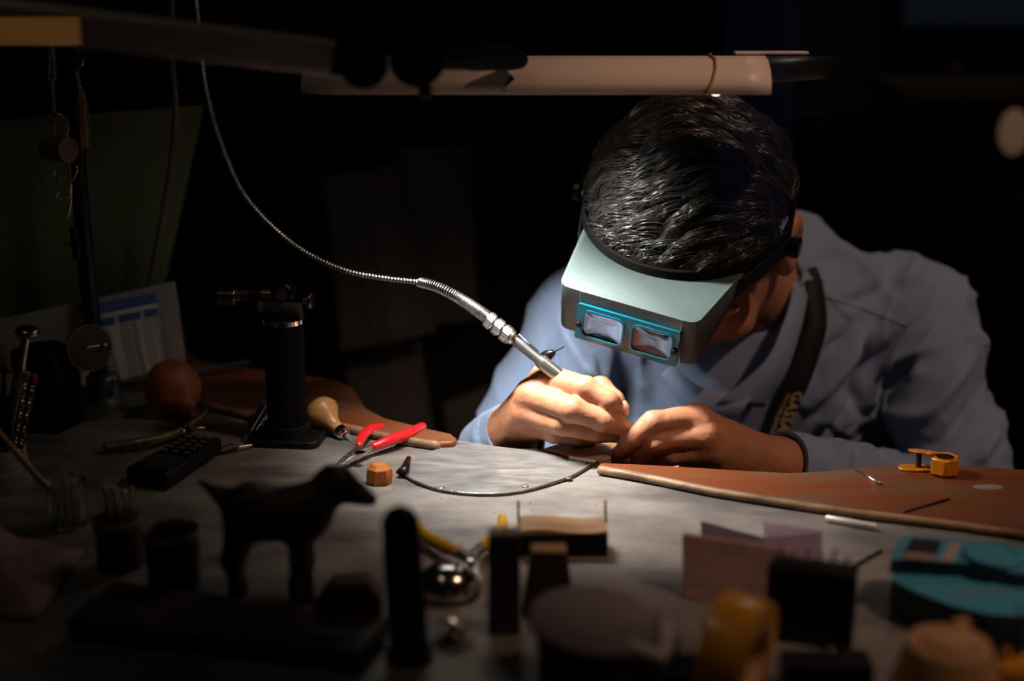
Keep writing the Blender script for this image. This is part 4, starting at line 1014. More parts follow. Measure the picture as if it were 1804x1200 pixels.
# dark slanted end cap running on to the right
bm = nb(); ys = [(y, z) for y, z in prof()]; a = [bm.verts.new((xr, LY+y*.98, zb+z*.98)) for y, z in ys]
b = [bm.verts.new((xr+.036+.02*(z/.028), LY+y*.8, zb+.004+z*.85)) for y, z in ys]; c = [bm.verts.new((xr+.060, LY+y*.35, zb+.012+z*.45)) for y, z in ys]
for A_, B_ in ((a, b), (b, c)):
    for i in range(len(A_)-1): bm.faces.new((A_[i], A_[i+1], B_[i+1], B_[i]))
    bm.faces.new((A_[0], A_[-1], B_[-1], B_[0]))
bm.faces.new(c); bm.faces.new(a); obj('end_cap', bm, K['blackm'], lp, smooth=40)
bm = nb(); box(bm, ((xr+xr+.035)/2-.01, LY+.016, zb+.0295), (.06, .012, .0022)); obj('end_tab', bm, K['lamp'], lp, bevel=.0005)
bm = nb(); box(bm, ((xl+xr)/2, LY, zb+.0195), (xr-xl-.07, .034, .0012)); obj('reflector', bm, K['lampin'], lp)
x0, x1 = xl+.05, xr-.03
bm = nb(); box(bm, (-.045, LY-.004, zb+.0175), (.124, .028, .0024)); obj('light_strip', bm, K['tube'], lp)
for k_ in range(3):
    ll = light('lamp_light', 'AREA', (-.085+.040*k_, LY-.004, zb+.0085), .52, (1, .955, .90), None, .034, .026); ll.rotation_euler = (math.radians(6), math.radians(-20), 0); ll.data.spread = math.radians(86)
bm = nb(); ball(bm, (at(1262, 168, LY-.034).x, LY-.031, zb+.0006), .0024, (1.7, 1, .8)); obj('tube_end_glow', bm, mat('lit_tube_end', (1, 1, 1), .5, emit=(1, .85, .55), estr=3.), lp, smooth=180)  # glowing bead added for the bright tube end at the lip
# rubber band round the shade
bx = at(1215, 130, LY-.02).x
bm = nb(); tube(bm, [(bx+.008*abs(y)/.03-(.012 if y > 0 else 0)*0+.018*(z/.028), LY+y*1.03, zb+z*1.04) for y, z in prof()], .0011, 8); obj('rubber_band', bm, mat('amber_band', (.42, .19, .05), .5), lp, smooth=180)
# arm bar and joint
A0, A1 = at(-160, 12, .86), at(586, 102, .95)
bm = nb(); ax = (A1-A0).normalized(); up_ = V((0, 0, 1)); sd = ax.cross(up_).normalized(); up_ = Matrix.Rotation(math.radians(22), 3, ax) @ sd.cross(ax)
M_ = TM(A0.lerp(A1, .5), ax, up_*1.0, ax.cross(up_))
L_ = (A1-A0).length
box(bm, (0, 0, 0), (L_, .0225, .010), M=M_); arm = obj('arm', bm, K['alu'], lp, bevel=.002)
J0, J1 = at(640, 112, .955), at(735, 105, .975)
bm = nb(); box(bm, (L_/2+.008, 0, 0), (.030, .0215, .0095), M=M_); obj('arm_socket', bm, K['rubber'], lp, bevel=.002)
bm = nb(); lathe(bm, [(.014, -.012), (.0165, -.010), (.0165, .010), (.014, .012)], frame(J0, (.1, -1, .1)), 40); obj('pivot', bm, K['rubber'], lp, smooth=35)
bm = nb(); lathe(bm, [(.015, -.012), (.0185, -.010), (.0185, .010), (.015, .012)], frame(J1, (.1, -1, .1)), 40); ball(bm, J1+V((-.002, .002, .010)), .014, (1, .8, 1)); obj('pivot', bm, K['rubber'], lp, smooth=35)
bm = nb(); tube(bm, spline([tuple(J1+V((.0, 0, -.008))), tuple(at(746, 145, .965)), tuple(at(750, 172, .962))], 4), [.0075]*4+[.0045]*5, 14); kn = obj('clamp_knob', bm, K['black'], lp, smooth=60)
bm = nb(); K0, K1 = at(760, 98, .985), at(905, 104, LY-.03)
tube(bm, spline([tuple(K0), tuple(K0.lerp(K1, .4)), tuple(K0.lerp(K1, .75)+V((0, 0, .001))), tuple(at(917, 106, LY-.036))], 5), [.0105]*6+[.0115]*6+[.011, .010, .009, .007], 16, flat=.9); obj('bracket', bm, K['rubber'], lp, smooth=60)
bm = nb(); tube(bm, spline([tuple(at(560, 84, .952)), tuple(at(650, 76, .95)), tuple(at(720, 58, .96)), tuple(at(765, 80, .97)), tuple(at(850, 82, .99))], 6), .0030, 8); obj('cord', bm, K['rubber'], lp, smooth=180)
# ---------------------------------------------------------------- flexible shaft and handpiece
fx = thing('flexible_shaft_handpiece', 'steel handpiece on a coiled flexible shaft curving down from above to the hand', 'rotary tool', tuple(at(900, 590, 1.2)))
S = spline([tuple(at(*p)) for p in [(338, -90, 1.36), (345, 0, 1.355), (353, 75, 1.35), (363, 160, 1.345), (388, 250, 1.335), (425, 335, 1.32), (475, 395, 1.305), (535, 443, 1.285), (605, 476, 1.265), (675, 490, 1.25), (745, 498, 1.232)]], 24)
P_ = np.array(S); seglen = np.r_[0, np.cumsum(np.linalg.norm(np.diff(P_, axis=0), axis=1))]
def resample(P_, step):
    s_ = np.r_[0, np.cumsum(np.linalg.norm(np.diff(P_, axis=0), axis=1))]; n_ = int(s_[-1]/step); q_ = np.linspace(0, s_[-1], n_)
    return np.stack([np.interp(q_, s_, P_[:, k_]) for k_ in range(3)], 1)
Q = resample(P_, .00065)
bm = nb(); tube(bm, Q, [.0026 if (i % 5) in (1, 2, 3) else .0019 for i in range(len(Q))], 10, cap=False); obj('flexible_shaft', bm, K['steel'], fx, smooth=180)
def helix(P_, r, pitch, wire_, seg=6, npt=14):
    """coil spring round a path, pitch may vary: one number per path point"""
    s_ = np.r_[0, np.cumsum(np.linalg.norm(np.diff(P_, axis=0), axis=1))]; T = np.gradient(P_, axis=0); T /= np.linalg.norm(T, axis=1)[:, None]
    pt = np.interp(s_, np.linspace(0, s_[-1], len(pitch)), pitch); ph = np.r_[0, np.cumsum(np.diff(s_)/((pt[1:]+pt[:-1])/2))]*2*np.pi
    q_ = np.arange(0, ph[-1], 2*np.pi/npt); sq = np.interp(q_, ph, s_)
    C3 = np.stack([np.interp(sq, s_, P_[:, k_]) for k_ in range(3)], 1); T3 = np.stack([np.interp(sq, s_, T[:, k_]) for k_ in range(3)], 1)
    X = np.cross(T3, (0, .3, 1)); X /= np.linalg.norm(X, axis=1)[:, None]; Y = np.cross(T3, X)
    rr = np.interp(sq/s_[-1], np.linspace(0, 1, len(r)), r)[:, None]
    H_ = C3+rr*(X*np.cos(q_)[:, None]+Y*np.sin(q_)[:, None]); bm = nb(); tube(bm, H_, wire_, seg); return bm
S2 = np.array(spline([tuple(at(*p)) for p in [(738, 497, 1.234), (768, 505, 1.226), (805, 523, 1.216), (843, 548, 1.208), (866, 566, 1.204)]], 12))
obj('strain_spring', helix(S2, [.0042, .0044, .0046, .0052, .0058], [.0012, .0022, .0026, .0012, .0012, .0012], .00052), K['steel'], fx, smooth=180)
HA, HB = at(852, 556, 1.206), at(992, 668, 1.192); hx = (HB-HA).normalized()
HFr = frame(HA, hx)
bm = nb(); tube(bm, S2, .0030, 12); obj('spring_core', bm, K['blackm'], fx, smooth=180)
def knurl(name, z0, z1, r, m):
    bm = nb(); n_, k_ = 44, max(2, int((z1-z0)/.00085)); rings = []
    for j in range(k_*2+1):
        z = z0+(z1-z0)*j/(k_*2); rings.append([(r+(.00045 if (i % 2 == 0 and j % 2) else 0), z, 2*math.pi*i/n_) for i in range(n_)])
    vv = [[bm.verts.new((a*math.cos(t), a*math.sin(t), z)) for a, z, t in R_] for R_ in rings]
    for a, b in zip(vv, vv[1:]):
        for i in range(n_): bm.faces.new((a[i], a[(i+1) % n_], b[(i+1) % n_], b[i]))
    bm.faces.new(vv[0][::-1]); bm.faces.new(vv[-1]); bmesh.ops.transform(bm, matrix=HFr, verts=bm.verts[:]); return obj(name, bm, m, fx, smooth=15)
mm = .001
for z0 in (4, 13, 22): knurl('knurled_ring', z0*mm, (z0+6)*mm, .0076, K['steel'])
bm = nb(); lathe(bm, [(.0058, .003), (.0068, .004), (.0070, .010), (.0064, .0115), (.0070, .013), (.0070, .019), (.0064, .0205), (.0070, .022), (.0074, .029), (.0072, .031), (.0058, .0315), (.0052, .034)], HFr, 40); obj('collar', bm, K['steel'], fx)
bm = nb(); lathe(bm, [(.0040, .030), (.0044, .034), (.0044, .060), (.0062, .0645), (.0064, .066), (.0064, .115), (.0045, .124), (.0032, .126)], HFr, 40); obj('handpiece_body', bm, mat('satin_steel', (.34, .33, .32), .3, .9), fx)
tipd = (at(1092, 775, 1.175)-(HFr @ V((0, 0, .124)))).normalized(); q0 = HFr @ V((0, 0, .124))
bm = nb(); tube(bm, [q0, q0+tipd*.016, q0+tipd*.028], [.0013, .0011, .0006], 8); obj('bur', bm, K['steel'], fx)
bm = nb(); c0 = HFr @ V((0, -.0, .034)); upv = V((.25, -.1, 1)).normalized()
tube(bm, [HFr @ V((0, 0, .037))+upv*.0035, HFr @ V((0, 0, .037))+upv*.0075, HFr @ V((0, 0, .060))+upv*.0060], [.0009]*3, 8); obj('clip', bm, K['steel'], fx, smooth=180)
bm = nb(); tube(bm, [HFr @ V((0, 0, .039))+upv*.0045, HFr @ V((0, 0, .058))+upv*.0048], .0006, 8); obj('clip_spring', bm, K['bluep'], fx, smooth=180)
ck = thing('chuck_key', 'small blackened chuck jaw with a thin pin behind the handpiece barrel', 'chuck', tuple(at(978, 622, 1.21)))
ka, kb = at(958, 630, 1.205), at(994, 611, 1.195); kd = (kb-ka).normalized()
bm = nb(); lathe(bm, [(.0040, -.004), (.0050, .001), (.0048, .006), (.0030, .011), (.0014, .0125)], frame(ka, kd), 16); obj('jaw', bm, K['blackm'], ck)
bm = nb(); cyl(bm, ka+kd*.012, kb, .0006, .0005, 8); obj('pin', bm, K['blackm'], ck)
# ---------------------------------------------------------------- right part of the bench
lo = thing('folding_loupe', 'small orange folding loupe with a hexagonal barrel lying open on the right rim', 'loupe', tuple(on(1655, 848, WZ)))
c = on(1663, 836, WZ)
bm = nb(); n6 = 6; hexp = [(c.x+.0128*math.cos(math.pi/3*i+.25), c.y+.0115*math.sin(math.pi/3*i+.25)) for i in range(6)]
prism(bm, hexp, WZ+.0015, WZ+.0155); obj('barrel', bm, K['orange'], lo, bevel=.001)
bm = nb(); lathe(bm, [(.0070, .0150), (.0085, .0162), (.0098, .0162), (.0098, .0150)], Matrix.Translation(c), 30, cap=False); obj('ring', bm, K['orange'], lo)
bm = nb(); lathe(bm, [(.0001, .0158), (.0072, .0158), (.0072, .0154), (.0001, .0154)], Matrix.Translation(c), 30, cap=False); obj('lens', bm, mat('dark_lens', (.02, .012, .004), .08), lo)
l0 = on(1630, 827, WZ)+V((0, 0, 0)); l1 = on(1618, 828, WZ)
bm = nb(); prism(bm, [(l0.x-.0125+.0105*math.cos(a), l0.y+.0075*math.sin(a)) for a in [math.pi/2+math.pi*i/10 for i in range(11)]]+[(l0.x+.004, l0.y-.0075), (l0.x+.004, l0.y+.0075)], WZ+.0005, WZ+.0022); obj('cover', bm, K['orange'], lo, bevel=.0003)
tcn = V(at(1627, 796, l0.y)); fm = frame(tcn, (.10, .22, 1))
bm = nb(); lathe(bm, [(.0122, -.0008), (.0128, 0), (.0122, .0008)], fm, 36); obj('cover', bm, K['orange'], lo)
bm = nb(); cyl(bm, (tcn.x-.0035, tcn.y, WZ+.001), (tcn.x-.0035, tcn.y, tcn.z-.0004), .0024, seg=14); obj('hinge_post', bm, K['darkwood'], lo)
bm = nb(); tube(bm, [on(1506, 826, WZ+.0012), on(1530, 840, WZ+.0012), on(1550, 852, WZ+.0012)], [.0008, .0009, .0015], 8); o = obj('bur', bm, K['steel'], smooth=180); tag(o, 'thin steel bur lying on the right wooden rim, left of the loupe', 'bur')
bm = nb(); lathe(bm, [(.0024, 0), (.0028, .0005), (.0028, .0385), (.0024, .039)], frame(on(1455, 913, BZ+.0028), on(1551, 930, BZ+.0028)-on(1455, 913, BZ+.0028)), 16); o = obj('silver_rod', bm, mat('matt_silver', (.62, .60, .55), .4, .3), smooth=40); tag(o, 'short silver rod lying on the zinc top below the right wooden rim', 'rod')
bm = nb(); tube(bm, [on(1498, 1001, BZ+.0012), on(1553, 970, BZ+.0012)], .0011, 8); o = obj('bur', bm, K['blackm'], smooth=180); tag(o, 'dark thin bur lying on the zinc top beside the tall black block', 'bur')
bm = nb(); ball(bm, on(1740, 858, WZ), .0085, (1.5, .7, .03)); o = obj('white_smear', bm, mat('smear', (.20, .14, .12), .7)); tag(o, 'flat whitish smear on the wooden rim right of the orange loupe', 'smear')
# ---------------------------------------------------------------- foreground, near the window
# teal case
tl = thing('teal_case', 'teal and dark blue plastic case with a round dial at the lower right', 'case', tuple(on(1690, 1100)))
z1, z2 = BZ+.026, BZ+.037
lowp = [on(x, y, z1) for x, y in [(1568, 1018), (1580, 1000), (1700, 985), (1850, 990), (1900, 1020), (1880, 1070), (1800, 1083), (1740, 1080), (1680, 1067), (1620, 1045)]]
bm = nb(); prism(bm, xy(lowp), BZ+.0008, z1-.002); obj('body', bm, K['navy'], tl, bevel=.003, seg=3)
bm = nb(); prism(bm, xy(lowp), z1-.002, z1); obj('lid', bm, K['teal'], tl, bevel=.001)
upp = [on(x, y, z2) for x, y in [(1568, 984), (1582, 950), (1600, 944), (1740, 955), (1810, 965), (1860, 985), (1850, 1010), (1790, 1008), (1700, 990)]]
bm = nb(); prism(bm, xy(upp), z1, z2-.0015); obj('upper_body', bm, K['navy'], tl, bevel=.001)
bm = nb(); prism(bm, xy(upp), z2-.0015, z2); obj('upper_lid', bm, K['teal'], tl, bevel=.0008)
wp = [on(x, y, z2) for x, y in [(1588, 980), (1608, 949), (1660, 954), (1645, 988)]]
bm = nb(); prism(bm, xy(wp), z2, z2+.0006); obj('display', bm, mat('display_dark', (.03, .028, .035), .2), tl)
wp = [on(x, y, z2) for x, y in [(1590, 986), (1596, 974), (1650, 980), (1645, 990)]]
bm = nb(); prism(bm, xy(wp), z2+.0006, z2+.001); obj('sticker', bm, K['pinkw'], tl)
wp = [on(x, y, z2) for x, y in [(1655, 990), (1675, 957), (1695, 958), (1678, 992)]]
bm = nb(); prism(bm, xy(wp), z2, z2+.0006); obj('strip', bm, K['panel'], tl)
dc_ = on(1752, 983, z2); bm = nb(); lathe(bm, [(.0185, 0), (.0195, .001), (.0195, .003), (.0180, .004), (.015, .004), (.0145, .0030), (.0, .0030)], Matrix.Translation(dc_), 44, cap=False); obj('dial', bm, K['teal'], tl)
text('lettering', 'DIAMOND', .0075, Matrix.Translation(on(1735, 1043, z1+.0004)) @ Matrix.Rotation(-.05, 4, 'Z'), K['panel'], tl)
# tan cone spool
cp = on(1672, 1130, BZ+.055)
sp_ = thing('cone_spool', 'pale tan cardboard cone with a round inset top in the lower right corner', 'spool', (cp.x, cp.y, BZ))
CM = Matrix.Translation((cp.x, cp.y, BZ))
bm = nb(); lathe(bm, [(.0360, 0), (.0365, .003), (.0235, .052), (.0222, .0545), (.0200, .055), (.0160, .055), (.0152, .0535)], CM, 56, cap=False); bm.faces.new([v for v in bm.verts[:56]][::-1]); obj('cone', bm, K['cork'], sp_, smooth=50)
bm = nb(); lathe(bm, [(.0152, .0535), (.0150, .0565), (.0138, .0575)], CM, 40); obj('inset_plug', bm, K['cork'], sp_)
bm = nb(); box(bm, (cp.x+.012, cp.y+.018, BZ+.056), (.010, .006, .006), rz=.5); obj('tab', bm, K['cork'], sp_, bevel=.001)
# yellow crumpled things and dark spikes in the corner
for i, (x, y, r_) in enumerate(((1778, 1178, .011), (1728, 1192, .007))):
    p = on(x, y, BZ+.03); bm = nb(); bmesh.ops.create_icosphere(bm, subdivisions=3, radius=r_)
    for v_ in bm.verts: v_.co *= 1+.18*math.sin(v_.co.x*900+i)*math.cos(v_.co.y*700)
    bmesh.ops.transform(bm, matrix=Matrix.Translation(p), verts=bm.verts[:]); o = obj('amber_bead', bm, K['tapey']); tag(o, ('larger', 'smaller')[i]+' shiny amber lump beside the tan cone at the lower right corner', 'bead', 'amber lumps at the lower right')
blk = thing('tool_rack', 'dark wooden rack with upright points at the lower right corner', 'tool rack', tuple(on(1790, 1196)))
p = on(1770, 1230, BZ+.02); bm = nb(); box(bm, (p.x+.02, p.y+.01, BZ+.011), (.075, .034, .022)); obj('block', bm, K['darkwood'], blk, bevel=.001)
for x, y, h in ((1757, 1120, .050), (1776, 1110, .046), (1793, 1080, .062), (1803, 1100, .058)):
    p_ = V((p.x+(x-1770)*.00031, p.y+.012, BZ+.022)); bm = nb(); cyl(bm, p_, p_+V((0, 0, h-.012)), .0020, .0006, 10); obj('point', bm, K['blackm'], blk)
# black block with round pegs, front right
bb = thing('bur_block', 'tall black block holding small round-headed burs, right of the yellow tape', 'bur block', tuple(on(1420, 1140)))
f0, f1 = on(1345, 1128), on(1500, 1150); zt2 = BZ+.052
wv = f1-f0; dp = V((-wv.y, wv.x, 0)).normalized()*.020
bm = nb(); prism(bm, [f0[:2], f1[:2], (f1+dp)[:2], (f0+dp)[:2]], BZ+.0003, zt2); obj('block', bm, K['blackm'], bb, bevel=.002)
for i in range(6):
    for j in range(2):
        q_ = f0+wv*(.12+.15*i)+dp*(.3+.45*j); bm = nb(); cyl(bm, (q_.x, q_.y, zt2-.001), (q_.x, q_.y, zt2+.004+.002*j), .0010, seg=8); st_ = obj('bur', bm, K['steel'], bb)
        if (i+j) % 2: bm = nb(); ball(bm, (q_.x, q_.y, zt2+.006+.002*j), .0016, seg=12); obj('bur_head', bm, K['nickel'], st_)
lb_ = thing('low_box', 'low dark box with a brass stud in front of the tall black block', 'box', tuple(on(1450, 1190)))
g0 = on(1390, 1225); bm = nb(); box(bm, (g0.x+.022, g0.y+.005, BZ+.011), (.052, .022, .022)); obj('body', bm, K['black'], lb_, bevel=.001)
bm = nb(); ball(bm, (on(1463, 1147, BZ+.024)), .0017, seg=12); obj('stud', bm, K['brass'], lb_)
# amber tape roll
tp_ = thing('tape_roll', 'roll of amber tape standing on its side left of the black block', 'tape', tuple(on(1300, 1250)))
tcx = on(1310, 1262, BZ); tcn = V((tcx.x-.004, tcx.y+.012, BZ+.034)); ta = V((1, -.55, -.12)).normalized()
bm = nb(); lathe(bm, [(.022, -.013), (.0335, -.013), (.0340, -.012), (.0340, .012), (.0335, .013), (.022, .013)], frame(tcn, ta), 64); 
bm.free(); bm = nb(); T_ = frame(tcn, ta)
rg = [[bm.verts.new(T_ @ V((r*math.cos(2*math.pi*i/64), r*math.sin(2*math.pi*i/64), z))) for i in range(64)] for r, z in [(.0215, -.013), (.0338, -.013), (.0340, -.012), (.0340, .012), (.0338, .013), (.0215, .013)]]
for a, b in zip(rg, rg[1:]+rg[:1]):
    for i in range(64): bm.faces.new((a[i], a[(i+1) % 64], b[(i+1) % 64], b[i]))
obj('tape', bm, K['tapey'], tp_, smooth=50)
bm = nb(); rg = [[bm.verts.new(T_ @ V((r*math.cos(2*math.pi*i/48), r*math.sin(2*math.pi*i/48), z))) for i in range(48)] for r, z in [(.0195, -.0132), (.0214, -.0132), (.0214, .0132), (.0195, .0132)]]
for a, b in zip(rg, rg[1:]+rg[:1]):
    for i in range(48): bm.faces.new((a[i], a[(i+1) % 48], b[(i+1) % 48], b[i]))
obj('core', bm, K['cork'], tp_)
# cards
pc = thing('wooden_card', 'pinkish wooden tile standing upright in front of the folded lilac card', 'tile', tuple(on(1280, 1070)))
a, b = on(1203, 1056), on(1392, 1080); n_ = V((-(b-a).y, (b-a).x, 0)).normalized()
bm = nb(); prism(bm, [a, b, b+V((0, .016, .0385)), a+V((0, .016, .040))], up=n_*.006); obj('tile', bm, K['pinkw'], pc, bevel=.0008)
bm = nb(); q_ = a.lerp(b, .86)+V((0, .002, .004)); box(bm, q_-n_*.0015, (.010, .0012, .005), rz=math.atan2((b-a).y, (b-a).x)); obj('teal_mark', bm, K['teal'], pc)
fc = thing('folded_card', 'folded lilac card standing open behind the pinkish wooden tile', 'card', tuple(on(1340, 1020)))
a, m_, b = on(1240, 1010), on(1345, 1012), on(1452, 1022); a.y += .012; b.y += .004; m_.y -= .006
up1 = V((0, .012, .030))
bm = nb(); prism(bm, [a, m_, m_+up1*.86, a+up1*1.0], up=(0, .0008, 0)); obj('left_leaf', bm, K['lilac'], fc)
bm = nb(); prism(bm, [m_, b, b+up1*.98, m_+up1*.86], up=(0, .0008, 0)); obj('right_leaf', bm, K['lilac'], fc)
bm = nb(); prism(bm, [m_+up1*.86, b+up1*.98, m_+up1*.98+V((.002, .016, .001))], up=(0, .0006, .0006)); obj('flap', bm, K['lilac'], fc)
# grey felt disc on a jar, white peg
gd_ = thing('felt_disc', 'large round grey felt disc lying on a dark jar in the middle foreground', 'disc', tuple(on(1048, 1180)))
gc = on(1048, 1094, BZ+.045); gfm = Matrix.Translation(gc) @ Matrix.Rotation(math.radians(5), 4, 'X') @ Matrix.Rotation(math.radians(5), 4, 'Y')
bm = nb(); lathe(bm, [(.0375, -.003), (.0385, -.0025), (.0385, .0012), (.0375, .0018)], gfm, 64); obj('disc', bm, K['greyd'], gd_)
jar = thing('dark_jar', 'squat dark jar under the grey felt disc in the foreground', 'jar', (gc.x, gc.y, BZ))
bm = nb(); lathe(bm, [(.030, 0), (.033, .003), (.034, .030), (.031, .036), (.028, .037)], Matrix.Translation((gc.x, gc.y, BZ)), 48); obj('body', bm, K['darkwood'], jar)
wp_ = on(1142, 1152, BZ+.030)
bm = nb(); a, b = on(1104, 1140, BZ+.040), on(1174, 1160, BZ+.037); tube(bm, [a, a.lerp(b, .1), a.lerp(b, .9), b], [.0030, .0042, .0042, .0030], 14); o = obj('white_peg', bm, K['white'], smooth=60); tag(o, 'short pale rounded peg lying in front of the grey felt disc', 'peg')
# bur stand with upright pins
bs = thing('pin_stand', 'dark block with thin upright pins right of the grey felt disc', 'bur stand', tuple(on(1190, 1165)))
q0_ = on(1195, 1200, BZ+.018); bm = nb(); box(bm, (q0_.x, q0_.y+.006, BZ+.013), (.040, .030, .026)); obj('block', bm, K['blackm'], bs, bevel=.001)
for x, h, dy in ((1156, .030, .0), (1163, .034, .008), (1190, .022, 0), (1200, .026, .009), (1215, .024, .002), (1236, .030, .004), (1106, .022, .01)):
    q_ = V((q0_.x+(x-1195)*.00034, q0_.y+.002+dy, BZ+.026)); bm = nb(); cyl(bm, q_, q_+V((0, 0, h)), .0013, .0008, 8); obj('pin', bm, K['steel'], bs)
# dark box with a wavy tan top and two wires
wb = thing('wooden_box', 'small black box with a wavy tan wooden top and two upright wires', 'box', tuple(on(987, 980)))
a, b = on(912, 981), on(1070, 981); L_ = (b-a).length; bd = .026; hz = .0175
bm = nb(); box(bm, ((a+b)/2+V((0, bd/2, hz/2+.0003))), (L_, bd, hz)); obj('body', bm, K['blackm'], wb, bevel=.0006)
bm = nb(); n = 16; rows = []
for i in range(n+1):
    x = a.x+L_*i/n; z = BZ+hz+.0024+.0014*math.sin(i/n*6.5); rows.append([bm.verts.new(p) for p in ((x, a.y-.0005, BZ+hz), (x, a.y-.0005, z), (x, a.y+bd, z+.001), (x, a.y+bd, BZ+hz))])
for p_, q_ in zip(rows, rows[1:]):
    for i in range(4): bm.faces.new((p_[i], p_[(i+1) % 4], q_[(i+1) % 4], q_[i]))
bm.faces.new(rows[0]); bm.faces.new(rows[-1][::-1]); obj('top', bm, K['tanwood'], wb, smooth=50)
for x_, ln in ((a.x+.0005, -.003), (b.x-.0005, .001)):
    bm = nb(); cyl(bm, (x_, a.y+bd*.5, BZ+hz), (x_-ln*.0, a.y+bd*.9, BZ+hz+.017), .0009, seg=8); obj('wire', bm, K['blackm'], wb)
# blocks
def block(name, label, x0, x1, ytop, yb, m, mt, w2=0., slot=False, d=.016, group=None):
    a, b = on(x0, yb), on(x1, yb); y_ = a.y; zt = at((x0+x1)/2, ytop, y_+d*.5).z
    t_ = thing(name, label, 'block', ((a.x+b.x)/2, y_, BZ)); bm = nb()
    lo4 = [(a.x-w2, y_), (b.x+w2, y_), (b.x+w2, y_+d), (a.x-w2, y_+d)]; hi4 = [(a.x, y_), (b.x, y_), (b.x, y_+d), (a.x, y_+d)]
    A_ = [bm.verts.new((*p, BZ+.0003)) for p in lo4]; B_ = [bm.verts.new((*p, zt)) for p in hi4]
    bm.faces.new(A_[::-1]); bm.faces.new(B_)
    for i in range(4): bm.faces.new((A_[i], A_[(i+1) % 4], B_[(i+1) % 4], B_[i]))
    obj('body', bm, m, t_, bevel=.0008)
    cx = (a.x+b.x)/2; w_ = (b.x-a.x)
    for s in ((-1, 1) if slot else (0,)):
        bm = nb(); box(bm, (cx+s*w_*.27, y_+d/2, zt+.0008), (w_*(.42 if slot else .96), d*.94, .0016)); obj('top', bm, mt, t_, bevel=.0003)
    return t_
block('slotted_block', 'tall narrow dark block with a pale slotted top in front of the wire box', 860, 917, 938, 1120, K['darkwood'], K['panel'], slot=True, d=.013)
block('tapered_block', 'dark tapering block with a tan top between the slotted block and the box', 935, 998, 968, 1090, K['darkwood'], K['tanwood'], w2=.006, d=.014)
# yellow pliers
yp = thing('pliers', 'pliers with yellow handles lying open behind the slotted block', 'pliers', tuple(on(830, 985)))
bar('handle', [(735, 925, .008, .0038), (750, 945, .009, .0048), (780, 962, .009, .0052), (808, 973, .009, .0046)], K['yellow'], yp)
bar('handle', [(884, 912, .008, .0036), (884, 930, .009, .0046), (868, 950, .009, .0050), (846, 967, .009, .0044)], K['yellow'], yp)
bar('jaw', [(806, 972, .009, .0044), (826, 985, .008, .0062), (838, 1002, .007, .0044), (846, 1024, .005, .0018)], K['steel'], yp, flat=.7)
bar('jaw', [(848, 966, .009, .0044), (830, 984, .008, .0060), (836, 1006, .007, .0040), (848, 1024, .005, .0016)], K['steel'], yp, flat=.7)
bm = nb(); lathe(bm, [(.0042, 0), (.0042, .001), (.002, .0016)], Matrix.Translation(on(829, 984, BZ+.0135)), 14); obj('rivet', bm, K['chrome'], yp)
# steel dome
dm = thing('steel_dome', 'shiny steel dome between the black handle and the slotted block', 'dome', tuple(on(788, 1060)))
dcx = on(788, 1045); bm = nb(); lathe(bm, [(.0205, 0), (.0210, .002), (.0205, .009), (.0185, .0145), (.0140, .0190), (.0080, .0216), (.001, .0224)], Matrix.Translation(dcx), 48); obj('dome', bm, mat('polished_steel', (.62, .6, .57), .16, 1., bump=.1, bscale=60), dm, smooth=180)
bm = nb(); lathe(bm, [(.0220, -.0), (.0225, .001), (.0215, .0025)], Matrix.Translation(dcx), 48); obj('foot_ring', bm, K['blackm'], dm)
cr_ = thing('crumpled_foil', 'small crumpled piece of grey foil in front of the steel dome', 'foil', tuple(on(800, 1130)))
bm = nb(); bmesh.ops.create_icosphere(bm, subdivisions=3, radius=.011)
for v_ in bm.verts: v_.co *= 1+.28*math.sin(v_.co.x*620+1)*math.cos(v_.co.z*540+v_.co.y*430); v_.co.z *= .6
bmesh.ops.transform(bm, matrix=Matrix.Translation(on(800, 1125)+V((0, 0, .0085))), verts=bm.verts[:]); obj('foil', bm, K['steel'], cr_, smooth=0)
# black rounded handle
bh = thing('black_handle', 'tall black rounded brush handle standing between the horse and the steel dome', 'handle', tuple(on(712, 1150)))
hb = on(722, 1160); ht = at(705, 918, hb.y-.004)
bm = nb(); tube(bm, [hb+V((0, 0, .001)), hb.lerp(ht, .3), hb.lerp(ht, .7), ht, ht+V((0, 0, .006)), ht+V((0, 0, .0095))], [.0120, .0125, .0122, .0115, .0085, .0025], 24); obj('grip', bm, K['black'], bh, smooth=180)
bm = nb(); lathe(bm, [(.0145, 0), (.0150, .001), (.0150, .006), (.013, .007)], Matrix.Translation(hb), 32); obj('foot', bm, K['blackm'], bh)
